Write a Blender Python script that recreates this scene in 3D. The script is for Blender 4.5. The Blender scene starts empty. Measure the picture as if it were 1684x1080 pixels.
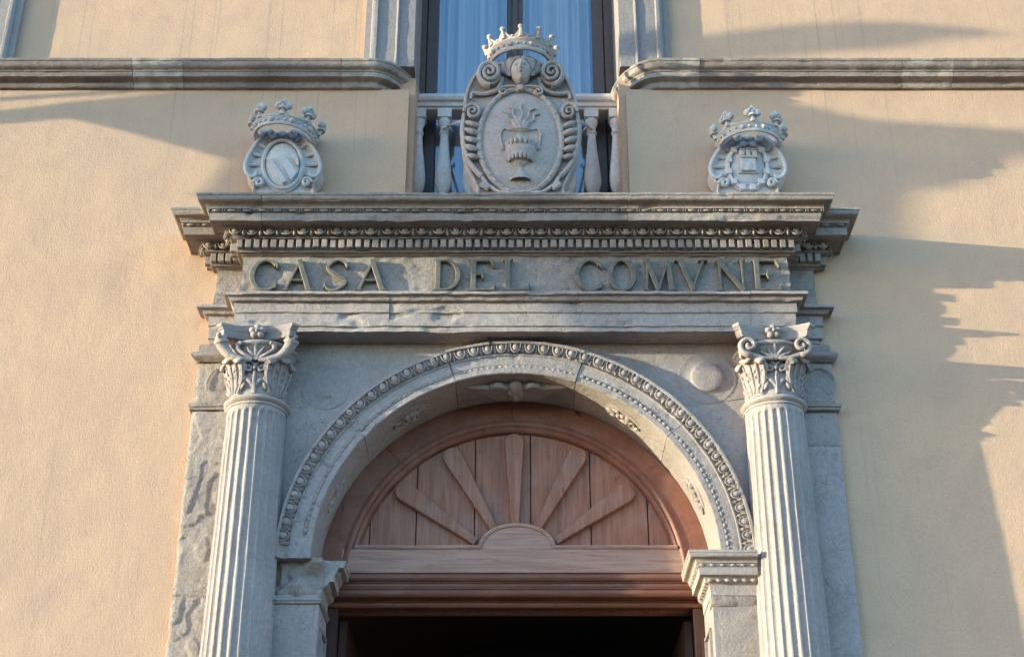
import bpy, math, random
import numpy as np
from mathutils import Matrix, Vector

R = math.radians
PI = math.pi
rng = random.Random(7)
scn = bpy.context.scene
C = scn.collection

# ------------------------------------------------------------------ camera
cam_d = bpy.data.cameras.new('camera')
cam = bpy.data.objects.new('camera', cam_d)
C.objects.link(cam)
cam.location = (-0.004, -7.5, 1.6)
cam.rotation_euler = (R(90 + 28.0), 0, 0)
cam_d.sensor_width = 36
cam_d.lens = 53.42
cam_d.shift_x = -0.0027
cam_d.clip_end = 2000
scn.camera = cam

# ------------------------------------------------------------------ light
SUN = Vector((4.4, 1.0, -0.42)).normalized()         # the way the sunlight travels
sun_el = math.asin(-SUN.z)
sun_az = math.atan2(-SUN.x, -SUN.y)                  # bearing of the sun from +Y, clockwise
world = bpy.data.worlds.new('World')
scn.world = world
world.use_nodes = True
wn = world.node_tree
wn.nodes.clear()
sky = wn.nodes.new('ShaderNodeTexSky')
sky.sky_type = 'NISHITA'
sky.sun_disc = False
sky.sun_elevation = sun_el
sky.sun_rotation = sun_az
sky.altitude = 50
sky.air_density = 1.0
sky.dust_density = 0.5
sky.ozone_density = 3.35
bg = wn.nodes.new('ShaderNodeBackground')
bg.inputs['Strength'].default_value = 0.15
wo = wn.nodes.new('ShaderNodeOutputWorld')
wn.links.new(sky.outputs[0], bg.inputs[0])
wn.links.new(bg.outputs[0], wo.inputs[0])
sd = bpy.data.lights.new('sun', 'SUN')
sd.energy = 2.0
sd.angle = R(0.5)
sd.color = (0.575, 0.56, 0.40)
sun = bpy.data.objects.new('sun', sd)
C.objects.link(sun)
sun.rotation_euler = SUN.to_track_quat('-Z', 'Y').to_euler()
sun.location = (-20, -6, 12)
scn.view_settings.view_transform = 'Standard'
scn.view_settings.look = 'None'
scn.view_settings.gamma = 1.0
scn.view_settings.use_curve_mapping = False
scn.view_settings.exposure = 2.95
scn.cycles.max_bounces = 8
scn.cycles.diffuse_bounces = 5

# ------------------------------------------------------------------ noise
def _hash(ix, iy, iz, seed):
    h = (ix * 374761393 + iy * 668265263 + iz * 2147483647 + seed * 974634777) & 0xFFFFFFFF
    h = ((h ^ (h >> 13)) * 1274126177) & 0xFFFFFFFF
    h = ((h ^ (h >> 16)) * 2246822519) & 0xFFFFFFFF
    return ((h ^ (h >> 15)) & 0xFFFF) / 65535.0
def vnoise(P, seed=0):
    P = np.asarray(P, float)
    I = np.floor(P).astype(np.int64)
    F = P - I
    F = F * F * (3 - 2 * F)
    out = 0
    for a in (0, 1):
        for b in (0, 1):
            for c in (0, 1):
                w = (F[..., 0] if a else 1 - F[..., 0]) * (F[..., 1] if b else 1 - F[..., 1]) * (F[..., 2] if c else 1 - F[..., 2])
                out = out + w * _hash(I[..., 0] + a, I[..., 1] + b, I[..., 2] + c, seed)
    return out * 2 - 1
def fbm(P, octv=3, seed=0):
    P = np.asarray(P, float)
    s = 0
    a = 1.0
    t = 0
    for k in range(octv):
        s = s + a * vnoise(P * (2.03 ** k) + 11.3 * k, seed + k)
        t += a
        a *= 0.5
    return s / t

# ------------------------------------------------------------------ materials
def _new(name):
    m = bpy.data.materials.new(name)
    m.use_nodes = True
    nt = m.node_tree
    b = nt.nodes['Principled BSDF']
    return m, nt, b
def _noise(nt, vec, scale, detail=4, rough=0.55, dist=0.0):
    n = nt.nodes.new('ShaderNodeTexNoise')
    n.inputs['Scale'].default_value = scale
    n.inputs['Detail'].default_value = detail
    n.inputs['Roughness'].default_value = rough
    n.inputs['Distortion'].default_value = dist
    nt.links.new(vec, n.inputs['Vector'])
    return n.outputs['Fac']
def _ramp(nt, fac, a, b, ca=(0, 0, 0, 1), cb=(1, 1, 1, 1)):
    r = nt.nodes.new('ShaderNodeValToRGB')
    r.color_ramp.elements[0].position = a
    r.color_ramp.elements[0].color = ca
    r.color_ramp.elements[1].position = b
    r.color_ramp.elements[1].color = cb
    nt.links.new(fac, r.inputs[0])
    return r.outputs[0]
def _mix(nt, fac, a, b, mode='MIX'):
    m = nt.nodes.new('ShaderNodeMix')
    m.data_type = 'RGBA'
    m.blend_type = mode
    if isinstance(fac, (int, float)):
        m.inputs['Factor'].default_value = fac
    else:
        nt.links.new(fac, m.inputs['Factor'])
    for k, v in (('A', a), ('B', b)):
        s = [i for i in m.inputs if i.name == k and i.type == 'RGBA'][0]
        if isinstance(v, tuple):
            s.default_value = v
        else:
            nt.links.new(v, s)
    return [o for o in m.outputs if o.type == 'RGBA'][0]
def _pos(nt, scale=(1, 1, 1)):
    g = nt.nodes.new('ShaderNodeNewGeometry')
    mp = nt.nodes.new('ShaderNodeMapping')
    mp.inputs['Scale'].default_value = scale
    nt.links.new(g.outputs['Position'], mp.inputs['Vector'])
    return mp.outputs['Vector']
def _bump(nt, b, items):
    prev = None
    for h, strength, dist in items:
        n = nt.nodes.new('ShaderNodeBump')
        n.inputs['Strength'].default_value = strength
        n.inputs['Distance'].default_value = dist
        nt.links.new(h, n.inputs['Height'])
        if prev:
            nt.links.new(prev, n.inputs['Normal'])
        prev = n.outputs['Normal']
    nt.links.new(prev, b.inputs['Normal'])
def c4(c, k=1.0):
    return (c[0] * k, c[1] * k, c[2] * k, 1)

def stone(name, base, var, stain, stain_amt=0.5, rough=0.85, grain=0.8, pits=0.9, streak=0.0, crack=0.0):
    m, nt, b = _new(name)
    p = _pos(nt)
    col = _mix(nt, _ramp(nt, _noise(nt, p, 2.3, 6, 0.6, 0.4), 0.32, 0.68), c4(base), c4(var))
    fine = _noise(nt, p, 46, 5, 0.7)
    col = _mix(nt, _ramp(nt, fine, 0.30, 0.68), _mix(nt, 0.26, col, (0.05, 0.045, 0.04, 1), 'MULTIPLY'), col)
    st = _ramp(nt, _noise(nt, p, 3.6, 9, 0.66, 1.0), 0.47, 0.66)
    stm = nt.nodes.new('ShaderNodeMath')
    stm.operation = 'MULTIPLY'
    stm.inputs[1].default_value = stain_amt
    nt.links.new(st, stm.inputs[0])
    col = _mix(nt, stm.outputs[0], col, c4(stain))
    if streak:
        ps = _pos(nt, (16, 16, 0.9))
        sk = _ramp(nt, _noise(nt, ps, 1.6, 5, 0.6), 0.48, 0.72)
        sm = nt.nodes.new('ShaderNodeMath')
        sm.operation = 'MULTIPLY'
        sm.inputs[1].default_value = streak
        nt.links.new(sk, sm.inputs[0])
        col = _mix(nt, sm.outputs[0], col, c4(stain, 0.8))
    spots = _ramp(nt, _noise(nt, p, 120, 2, 0.5), 0.70, 0.78)
    col = _mix(nt, spots, col, c4(stain, 0.45))
    items = [(fine, 0.7 * grain, 0.014), (_noise(nt, p, 105, 4, 0.75), 0.75 * pits, 0.007)]
    if crack:
        v = nt.nodes.new('ShaderNodeTexVoronoi')
        v.feature = 'DISTANCE_TO_EDGE'
        v.inputs['Scale'].default_value = 3.4
        wv = nt.nodes.new('ShaderNodeVectorMath')
        wv.operation = 'ADD'
        nz = nt.nodes.new('ShaderNodeTexNoise')
        nz.inputs['Scale'].default_value = 5
        nz.inputs['Detail'].default_value = 5
        nt.links.new(p, nz.inputs['Vector'])
        nt.links.new(p, wv.inputs[0])
        nt.links.new(nz.outputs['Color'], wv.inputs[1])
        nt.links.new(wv.outputs[0], v.inputs['Vector'])
        line = _ramp(nt, v.outputs['Distance'], 0.0, 0.014)
        gate = _ramp(nt, _noise(nt, p, 3.1, 3), 0.50, 0.56)
        inv = _mix(nt, gate, (1, 1, 1, 1), line)
        col = _mix(nt, crack, col, _mix(nt, 1.0, col, inv, 'MULTIPLY'))
        items.append((inv, 0.6 * crack, 0.006))
    oi = nt.nodes.new('ShaderNodeObjectInfo')
    tone = _ramp(nt, oi.outputs['Random'], 0.0, 1.0, (0.84, 0.83, 0.82, 1), (1.08, 1.06, 1.03, 1))
    col = _mix(nt, 1.0, col, tone, 'MULTIPLY')
    nt.links.new(col, b.inputs['Base Color'])
    b.inputs['Roughness'].default_value = rough
    b.inputs['Specular IOR Level'].default_value = 0.25
    _bump(nt, b, items)
    return m

M = {}
M['stone'] = stone('grey_sandstone', (0.505, 0.422, 0.392), (0.435, 0.36, 0.336), (0.25, 0.22, 0.17), 0.35, crack=0.6)
M['cornice'] = stone('weathered_cornice_stone', (0.455, 0.375, 0.33), (0.375, 0.305, 0.27), (0.22, 0.155, 0.115), 0.45, streak=0.3)
M['rough'] = stone('split_sandstone', (0.55, 0.455, 0.392), (0.45, 0.368, 0.325), (0.25, 0.20, 0.15), 0.4, grain=1.5, pits=1.3, crack=0.7)
M['column'] = stone('pale_column_stone', (0.505, 0.422, 0.388), (0.435, 0.36, 0.336), (0.31, 0.25, 0.205), 0.35, grain=0.6, pits=0.8)
M['marble'] = stone('white_marble', (0.72, 0.665, 0.625), (0.64, 0.59, 0.56), (0.36, 0.28, 0.24), 0.10, rough=0.7, grain=0.3, pits=0.4)
M['crest'] = stone('pinkish_tuff', (0.64, 0.525, 0.46), (0.57, 0.47, 0.415), (0.37, 0.27, 0.23), 0.35, grain=0.8, pits=1.2)
M['string'] = stone('string_course_stone', (0.40, 0.31, 0.27), (0.305, 0.235, 0.205), (0.15, 0.11, 0.085), 0.55, streak=0.2)
M['string_pale'] = stone('string_course_repair', (0.55, 0.455, 0.395), (0.45, 0.37, 0.325), (0.19, 0.15, 0.12), 0.85)
M['surround'] = stone('window_surround_stone', (0.41, 0.355, 0.335), (0.365, 0.318, 0.305), (0.30, 0.26, 0.22), 0.3, grain=0.7, pits=1.0)
M['baluster'] = stone('painted_baluster', (0.82, 0.76, 0.71), (0.77, 0.71, 0.67), (0.5, 0.32, 0.28), 0.25, rough=0.6, grain=0.1, pits=0.2)
M['paving'] = stone('paving', (0.075, 0.068, 0.060), (0.055, 0.052, 0.048), (0.045, 0.042, 0.04), 0.3)
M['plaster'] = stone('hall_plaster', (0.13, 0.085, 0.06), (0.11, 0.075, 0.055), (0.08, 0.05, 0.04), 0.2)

def stucco():
    m, nt, b = _new('peach_stucco')
    p = _pos(nt)
    base = _mix(nt, _ramp(nt, _noise(nt, p, 0.9, 6, 0.6, 0.5), 0.3, 0.7), (0.718, 0.455, 0.288, 1), (0.65, 0.41, 0.264, 1))
    base = _mix(nt, _ramp(nt, _noise(nt, p, 3.5, 7, 0.62, 0.6), 0.42, 0.72), base, (0.63, 0.395, 0.268, 1))
    # rain streaks below the string course
    ps = _pos(nt, (11, 11, 0.22))
    sk = _ramp(nt, _noise(nt, ps, 2.6, 4, 0.55), 0.60, 0.80)
    base = _mix(nt, _mix(nt, 0.75, (0, 0, 0, 1), sk), base, (0.54, 0.36, 0.25, 1))
    sep = nt.nodes.new('ShaderNodeSeparateXYZ')
    nt.links.new(p, sep.inputs[0])
    mr = nt.nodes.new('ShaderNodeMapRange')
    mr.inputs['From Min'].default_value = 6.1
    mr.inputs['From Max'].default_value = 7.2
    nt.links.new(sep.outputs['Z'], mr.inputs['Value'])
    drip = _ramp(nt, _noise(nt, _pos(nt, (38, 38, 0.30)), 1.0, 3, 0.5), 0.60, 0.68)
    dm = nt.nodes.new('ShaderNodeMath')
    dm.operation = 'MULTIPLY'
    nt.links.new(mr.outputs[0], dm.inputs[0])
    nt.links.new(drip, dm.inputs[1])
    base = _mix(nt, _mix(nt, 0.40, (0, 0, 0, 1), dm.outputs[0]), base, (0.40, 0.29, 0.21, 1))
    hair = nt.nodes.new('ShaderNodeTexVoronoi')
    hair.feature = 'DISTANCE_TO_EDGE'
    hair.inputs['Scale'].default_value = 0.55
    wv = nt.nodes.new('ShaderNodeVectorMath')
    wv.operation = 'ADD'
    nz = nt.nodes.new('ShaderNodeTexNoise')
    nz.inputs['Scale'].default_value = 2.2
    nz.inputs['Detail'].default_value = 7
    nt.links.new(p, nz.inputs['Vector'])
    nt.links.new(p, wv.inputs[0])
    nt.links.new(nz.outputs['Color'], wv.inputs[1])
    nt.links.new(wv.outputs[0], hair.inputs['Vector'])
    hl = _ramp(nt, hair.outputs['Distance'], 0.0, 0.0022, (1, 1, 1, 1), (0, 0, 0, 1))
    base = _mix(nt, _mix(nt, 0.10, (0, 0, 0, 1), hl), base, (0.30, 0.21, 0.15, 1))
    g = _noise(nt, p, 110, 4, 0.65)
    base = _mix(nt, _ramp(nt, g, 0.25, 0.6), _mix(nt, 0.22, base, (0.2, 0.12, 0.07, 1)), base)
    nt.links.new(base, b.inputs['Base Color'])
    b.inputs['Roughness'].default_value = 0.95
    b.inputs['Specular IOR Level'].default_value = 0.15
    _bump(nt, b, [(_noise(nt, p, 9, 4), 0.22, 0.02), (g, 0.5, 0.008)])
    return m
M['stucco'] = stucco()

def wood(name, a, bb, dark, grain_axis='z', rough=0.62, worn=0.4):
    m, nt, b = _new(name)
    sc = {'z': (34, 34, 2.2), 'x': (2.2, 34, 34), 'n': (9, 9, 9)}[grain_axis]
    p = _pos(nt, sc)
    q = _pos(nt)
    gr = _noise(nt, p, 1.0, 7, 0.65, 1.2)
    col = _mix(nt, _ramp(nt, gr, 0.38, 0.62), c4(a), c4(bb))
    wear = _ramp(nt, _noise(nt, q, 4.0, 6, 0.65, 0.5), 0.46, 0.70)
    col = _mix(nt, _mix(nt, worn * .8, (0, 0, 0, 1), wear), col, (0.36, 0.265, 0.235, 1))
    kn = _ramp(nt, _noise(nt, p, 2.4, 3, 0.5, 2.0), 0.66, 0.78)
    col = _mix(nt, kn, col, c4(dark))
    sc2 = {'z': (70, 70, 3.0), 'x': (3.0, 70, 70), 'n': (20, 20, 20)}[grain_axis]
    ck = _ramp(nt, _noise(nt, _pos(nt, sc2), 1.0, 3, 0.6, 0.6), 0.70 - 0.05 * worn, 0.74)
    ckg = _ramp(nt, _noise(nt, q, 2.2, 2), 0.45, 0.60)
    crk = _mix(nt, ckg, (0, 0, 0, 1), ck)
    col = _mix(nt, crk, col, c4(dark, 0.4))
    spot = _ramp(nt, _noise(nt, q, 13, 4, 0.6, 1.5), 0.66, 0.74)
    col = _mix(nt, _mix(nt, 0.6, (0, 0, 0, 1), spot), col, c4(dark, 1.5))
    nt.links.new(col, b.inputs['Base Color'])
    b.inputs['Roughness'].default_value = rough
    b.inputs['Specular IOR Level'].default_value = 0.35
    _bump(nt, b, [(gr, 0.45, 0.005)])
    return m
M['wood_ray'] = wood('ray_wood', (0.41, 0.178, 0.108), (0.275, 0.112, 0.068), (0.06, 0.03, 0.02), 'z')
M['wood'] = wood('weathered_wood', (0.40, 0.165, 0.098), (0.255, 0.098, 0.058), (0.05, 0.035, 0.025), 'z')
M['wood_x'] = wood('weathered_wood_flat', (0.50, 0.275, 0.195), (0.35, 0.175, 0.12), (0.07, 0.035, 0.025), 'x')
M['wood_dark'] = wood('varnished_wood', (0.22, 0.085, 0.05), (0.16, 0.06, 0.036), (0.06, 0.025, 0.018), 'x', 0.45, 0.15)
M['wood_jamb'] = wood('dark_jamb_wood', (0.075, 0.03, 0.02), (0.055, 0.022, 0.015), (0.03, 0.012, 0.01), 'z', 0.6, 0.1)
M['wood_arch'] = wood('arched_frame_wood', (0.28, 0.105, 0.065), (0.205, 0.075, 0.047), (0.07, 0.03, 0.02), 'n', 0.5, 0.2)

def plain(name, col, rough=0.5, metal=0.0, var=0.15, scale=20):
    m, nt, b = _new(name)
    p = _pos(nt)
    n = _noise(nt, p, scale, 5, 0.6)
    nt.links.new(_mix(nt, _ramp(nt, n, 0.3, 0.7), c4(col, 1 - var), c4(col, 1 + var)), b.inputs['Base Color'])
    b.inputs['Roughness'].default_value = rough
    b.inputs['Metallic'].default_value = metal
    _bump(nt, b, [(n, 0.15, 0.003)])
    return m
M['bronze'] = plain('bronze', (0.16, 0.132, 0.095), 0.6, 0.1, 0.3, 40)
M['iron'] = plain('iron', (0.05, 0.045, 0.04), 0.6, 0.5)
M['tie'] = plain('galvanised_tie', (0.5, 0.48, 0.45), 0.5, 0.2)
M['sash'] = plain('brown_window_paint', (0.10, 0.066, 0.052), 0.45)
M['flagcloth'] = plain('flag_cloth', (0.30, 0.28, 0.26), 0.9)  # surface of the unseen shadow casters
_fb = M['flagcloth'].node_tree
_tr = _fb.nodes.new('ShaderNodeBsdfTransparent')
_mx = _fb.nodes.new('ShaderNodeMixShader')
_mx.inputs[0].default_value = 0.22            # see-through share, lets some sun into the shade of the added casters
_fb.links.new(_fb.nodes['Principled BSDF'].outputs[0], _mx.inputs[1])
_fb.links.new(_tr.outputs[0], _mx.inputs[2])
_fb.links.new(_mx.outputs[0], _fb.nodes['Material Output'].inputs['Surface'])
def curtain_mat():
    m, nt, b = _new('curtain_cloth')
    p = _pos(nt, (24, 24, 0.5))
    n = _ramp(nt, _noise(nt, p, 1.0, 3), 0.35, 0.65)
    nt.links.new(_mix(nt, n, (0.34, 0.36, 0.37, 1), (0.56, 0.56, 0.55, 1)), b.inputs['Base Color'])
    b.inputs['Roughness'].default_value = 0.9
    return m
M['curtain'] = curtain_mat()
def glass_mat():
    m, nt, b = _new('window_glass')
    nt.nodes.remove(b)
    out = nt.nodes['Material Output']
    tr = nt.nodes.new('ShaderNodeBsdfTransparent')
    tr.inputs[0].default_value = (0.95, 0.97, 0.98, 1)
    gl = nt.nodes.new('ShaderNodeBsdfGlossy')
    gl.inputs['Roughness'].default_value = 0.02
    lw = nt.nodes.new('ShaderNodeLayerWeight')
    lw.inputs['Blend'].default_value = 0.30
    mrg = nt.nodes.new('ShaderNodeMapRange')
    mrg.inputs['To Min'].default_value = 0.10
    mrg.inputs['To Max'].default_value = 0.55
    nt.links.new(lw.outputs['Facing'], mrg.inputs['Value'])
    mx = nt.nodes.new('ShaderNodeMixShader')
    nt.links.new(mrg.outputs[0], mx.inputs[0])
    nt.links.new(tr.outputs[0], mx.inputs[1])
    nt.links.new(gl.outputs[0], mx.inputs[2])
    nt.links.new(mx.outputs[0], out.inputs['Surface'])
    return m
M['glass'] = glass_mat()

# ------------------------------------------------------------------ mesh kit
class MB:
    def __init__(s):
        s.v = []
        s.f = []
        s.n = 0
    def add(s, V, F):
        V = np.asarray(V, float).reshape(-1, 3)
        s.v.append(V)
        n = s.n
        s.f.extend([tuple(int(i) + n for i in f) for f in F])
        s.n += len(V)
        return s
    def verts(s):
        return np.concatenate(s.v)
    def wobble(s, amp, scale, seed=0, octv=2):
        V = s.verts()
        for k in range(3):
            V[:, k] += amp * fbm(V * scale + 37.0 * k, octv, seed + 50 * k) * (1 if True else 0)
        s.v = [V]
        return s
    def build(s, name, mat, parent=None, angle=38, loc=None, origin=None):
        V = s.verts()
        me = bpy.data.meshes.new(name)
        if origin is not None:
            V = V - np.asarray(origin)
        me.from_pydata(V.tolist(), [], s.f)
        me.materials.append(M[mat] if isinstance(mat, str) else mat)
        me.polygons.foreach_set('use_smooth', [True] * len(me.polygons))
        me.set_sharp_from_angle(angle=R(angle))
        o = bpy.data.objects.new(name, me)
        C.objects.link(o)
        if origin is not None:
            o.location = origin
        if loc is not None:
            o.location = loc
        if parent is not None:
            o.parent = parent
        return o

def grid_faces(nu, nv, cu=False, cv=False):
    F = []
    for i in range(nu if cu else nu - 1):
        i2 = (i + 1) % nu
        for j in range(nv if cv else nv - 1):
            j2 = (j + 1) % nv
            F.append((i * nv + j, i2 * nv + j, i2 * nv + j2, i * nv + j2))
    return F
def box(mb, x0, x1, y0, y1, z0, z1, bev=0.0):
    b = min(bev, (x1 - x0) / 2.1, (y1 - y0) / 2.1, (z1 - z0) / 2.1)
    if b <= 0:
        V = [(x, y, z) for x in (x0, x1) for y in (y0, y1) for z in (z0, z1)]
        F = [(0, 1, 3, 2), (4, 6, 7, 5), (0, 4, 5, 1), (2, 3, 7, 6), (0, 2, 6, 4), (1, 5, 7, 3)]
        return mb.add(V, F)
    # chamfered box: rings along y
    def ring(y, e):
        return [(x0 + e, y, z0 + b), (x0 + b, y, z0 + e), (x1 - b, y, z0 + e), (x1 - e, y, z0 + b),
                (x1 - e, y, z1 - b), (x1 - b, y, z1 - e), (x0 + b, y, z1 - e), (x0 + e, y, z1 - b)]
    V = ring(y0, b) + ring(y0 + b, 0) + ring(y1 - b, 0) + ring(y1, b)
    F = grid_faces(4, 8, False, True)
    F.append(tuple(range(7, -1, -1)))
    F.append(tuple(range(24, 32)))
    return mb.add(V, F)
def tube(mb, pts, rad, n=8, flat=1.0, up=(0, -1, 0), closed=False, cap=True, width=None):
    P = np.asarray(pts, float)
    N = len(P)
    rad = np.full(N, rad) if np.isscalar(rad) else np.asarray(rad, float)
    wid = rad if width is None else (np.full(N, width) if np.isscalar(width) else np.asarray(width, float))
    if closed:
        T = np.roll(P, -1, 0) - np.roll(P, 1, 0)
    else:
        T = np.gradient(P, axis=0)
    T /= np.linalg.norm(T, axis=1)[:, None] + 1e-12
    U = np.asarray(up, float)
    U = np.broadcast_to(U, P.shape)
    B = np.cross(T, U)
    B /= np.linalg.norm(B, axis=1)[:, None] + 1e-9
    U2 = np.cross(B, T)
    a = np.linspace(0, 2 * PI, n, endpoint=False)
    V = P[:, None, :] + wid[:, None, None] * np.cos(a)[None, :, None] * B[:, None, :] + (rad * flat)[:, None, None] * np.sin(a)[None, :, None] * U2[:, None, :]
    F = grid_faces(N, n, closed, True)
    if cap and not closed:
        F.append(tuple(range(n - 1, -1, -1)))
        F.append(tuple(range((N - 1) * n, N * n)))
    return mb.add(V.reshape(-1, 3), F)
def ellipsoid(mb, c, r, nu=10, nv=7):
    V = []
    for i in range(nv + 1):
        t = PI * i / nv
        for j in range(nu):
            p = 2 * PI * j / nu
            V.append((c[0] + r[0] * math.sin(t) * math.cos(p), c[1] + r[1] * math.sin(t) * math.sin(p), c[2] + r[2] * math.cos(t)))
    return mb.add(V, grid_faces(nv + 1, nu, False, True))
def lathe(mb, prof, c=(0, 0, 0), n=24, ysc=1.0, a0=0.0, a1=2 * PI):
    full = abs(a1 - a0 - 2 * PI) < 1e-6
    a = np.linspace(a0, a1, n, endpoint=not full)
    Pf = np.asarray(prof, float)
    V = np.zeros((len(Pf), n, 3))
    V[..., 0] = c[0] + Pf[:, None, 0] * np.cos(a)[None]
    V[..., 1] = c[1] + ysc * Pf[:, None, 0] * np.sin(a)[None]
    V[..., 2] = c[2] + Pf[:, None, 1]
    return mb.add(V.reshape(-1, 3), grid_faces(len(Pf), n, False, full))
def plate(mb, outline, rings):
    """stacked copies of a closed (x,z) outline: rings = [(scale, y, (cx,cz))...], last one capped"""
    O = np.asarray(outline, float)
    c = O.mean(0)
    n = len(O)
    V = []
    for s, y in rings:
        Q = c + (O - c) * s
        V.append(np.stack([Q[:, 0], np.full(n, y), Q[:, 1]], 1))
    F = grid_faces(len(rings), n, False, True)
    F.append(tuple(range((len(rings) - 1) * n, len(rings) * n)))
    return mb.add(np.concatenate(V), F)
def spiral(c, r0, r1, a0, turns, n=40, y=0.0, y1=None):
    t = np.linspace(0, 1, n)
    a = a0 + turns * 2 * PI * t
    r = r0 + (r1 - r0) * t
    yy = y + ((y1 if y1 is not None else y) - y) * t
    return np.stack([c[0] + r * np.cos(a), yy, c[1] + r * np.sin(a)], 1)
def resample(P, ds):
    P = np.asarray(P, float)
    out = [P[0]]
    for a, b in zip(P[:-1], P[1:]):
        k = max(1, int(round(np.linalg.norm(b - a) / ds)))
        for i in range(1, k + 1):
            out.append(a + (b - a) * i / k)
    return np.array(out)
def smooth_path(P, n=40):
    P = np.asarray(P, float)
    Q = np.vstack([2 * P[0] - P[1], P, 2 * P[-1] - P[-2]])
    out = []
    m = len(P) - 1
    for t in np.linspace(0, m, n):
        i = min(int(t), m - 1)
        u = t - i
        p0, p1, p2, p3 = Q[i], Q[i + 1], Q[i + 2], Q[i + 3]
        out.append(0.5 * ((2 * p1) + (p2 - p0) * u + (2 * p0 - 5 * p1 + 4 * p2 - p3) * u * u + (3 * p1 - p0 - 3 * p2 + p3) * u ** 3))
    return np.array(out)
def arcpts(p, q, bulge, n=7):
    """profile curve from p to q; bulge>0 pushes to the left of the chord"""
    p, q = np.array(p, float), np.array(q, float)
    d = q - p
    nrm = np.array([-d[1], d[0]])
    return [tuple(p + d * t + nrm * bulge * math.sin(PI * t)) for t in np.linspace(0, 1, n)]
def cyma(p, q, k, n=11):
    p, q = np.array(p, float), np.array(q, float)
    d = q - p
    nrm = np.array([-d[1], d[0]])
    return [tuple(p + d * t + nrm * k * math.sin(2 * PI * t)) for t in np.linspace(0, 1, n)]
def plan_path(pts, ds=0.018):
    """points, mitre vectors and running length of an open plan polyline"""
    P = np.asarray(pts, float)
    D = np.diff(P, axis=0)
    L = np.linalg.norm(D, axis=1)
    D /= L[:, None]
    Nn = np.stack([D[:, 1], -D[:, 0]], 1)
    Q, Mv, S = [], [], []
    s = 0
    for i in range(len(D)):
        k = max(1, int(round(L[i] / ds)))
        for j in range(k):
            t = j / k
            Q.append(P[i] + (P[i + 1] - P[i]) * t)
            if j == 0 and i > 0:
                n1, n2 = Nn[i - 1], Nn[i]
                Mv.append((n1 + n2) / (1 + n1 @ n2))
            else:
                Mv.append(Nn[i])
            S.append(s + L[i] * t)
        s += L[i]
    Q.append(P[-1])
    Mv.append(Nn[-1])
    S.append(s)
    return np.array(Q), np.array(Mv), np.array(S)
def sweep(mb, pts, prof, ds=0.018, dp=0.009, rough=0.0015, chip=0.0, seed=0, cap=True, chipscale=9.0):
    Q, Mv, S = plan_path(pts, ds)
    Pf = resample(prof, dp)
    nu, nv = len(Q), len(Pf)
    out = np.broadcast_to(Pf[None, :, 0], (nu, nv)).copy()
    zz = np.broadcast_to(Pf[None, :, 1], (nu, nv)).copy()
    K = np.stack([np.broadcast_to(S[:, None], (nu, nv)), out, zz], -1)
    if rough:
        out += rough * fbm(K * 22, 3, seed)
        zz += rough * fbm(K * 22 + 9.1, 3, seed + 5)
    if chip:
        n1 = fbm(K * np.array([chipscale, 30, 14]), 3, seed + 9)
        out -= chip * np.clip(n1 - 0.22, 0, 1) * 3
        zz += 0.3 * chip * fbm(K * np.array([chipscale, 9, 9]), 2, seed + 3)
    V = np.zeros((nu, nv, 3))
    V[..., 0] = Q[:, None, 0] + Mv[:, None, 0] * out
    V[..., 1] = Q[:, None, 1] + Mv[:, None, 1] * out
    V[..., 2] = zz
    F = grid_faces(nu, nv)
    if cap:
        F.append(tuple(range(nv - 1, -1, -1)))
        F.append(tuple(range((nu - 1) * nv, nu * nv)))
    return mb.add(V.reshape(-1, 3), F)

def tag(o, label, cat, group=None, kind=None):
    if kind:
        o['kind'] = kind
    if label:
        o['label'] = label
    if cat:
        o['category'] = cat
    if group:
        o['group'] = group
    return o
def thing(name, label, cat, loc=(0, 0, 0), group=None):
    o = bpy.data.objects.new(name, None)
    o.empty_display_size = 0.1
    C.objects.link(o)
    o.location = loc
    return tag(o, label, cat, group)
def hold(o, parent):
    """parent without moving"""
    o.parent = parent
    bpy.context.view_layer.update() if False else None
    o.matrix_parent_inverse = Matrix.Translation(-world_loc(parent))
    return o
def world_loc(o):
    v = Vector(o.location)
    p = o.parent
    while p:
        # matrix_parent_inverse holds the negative offset of the parent
        v = v + o.matrix_parent_inverse.to_translation() + Vector(p.location)
        o, p = p, p.parent
    return v
def put(mesh, name, parent, loc, rot=None, scale=None):
    o = bpy.data.objects.new(name, mesh)
    C.objects.link(o)
    o.location = loc
    if rot is not None:
        o.rotation_euler = rot
    if scale is not None:
        o.scale = scale
    if parent is not None:
        hold(o, parent)
    return o

# ================================================================== setting
def ground():
    mb = MB()
    mb.add([(-300, -300, 0), (300, -300, 0), (300, 300, 0), (-300, 300, 0)], [(0, 1, 2, 3)])
    return tag(mb.build('ground', 'paving'), 'dark asphalt of the street before the town hall', 'street', kind='structure')
ground()

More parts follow.
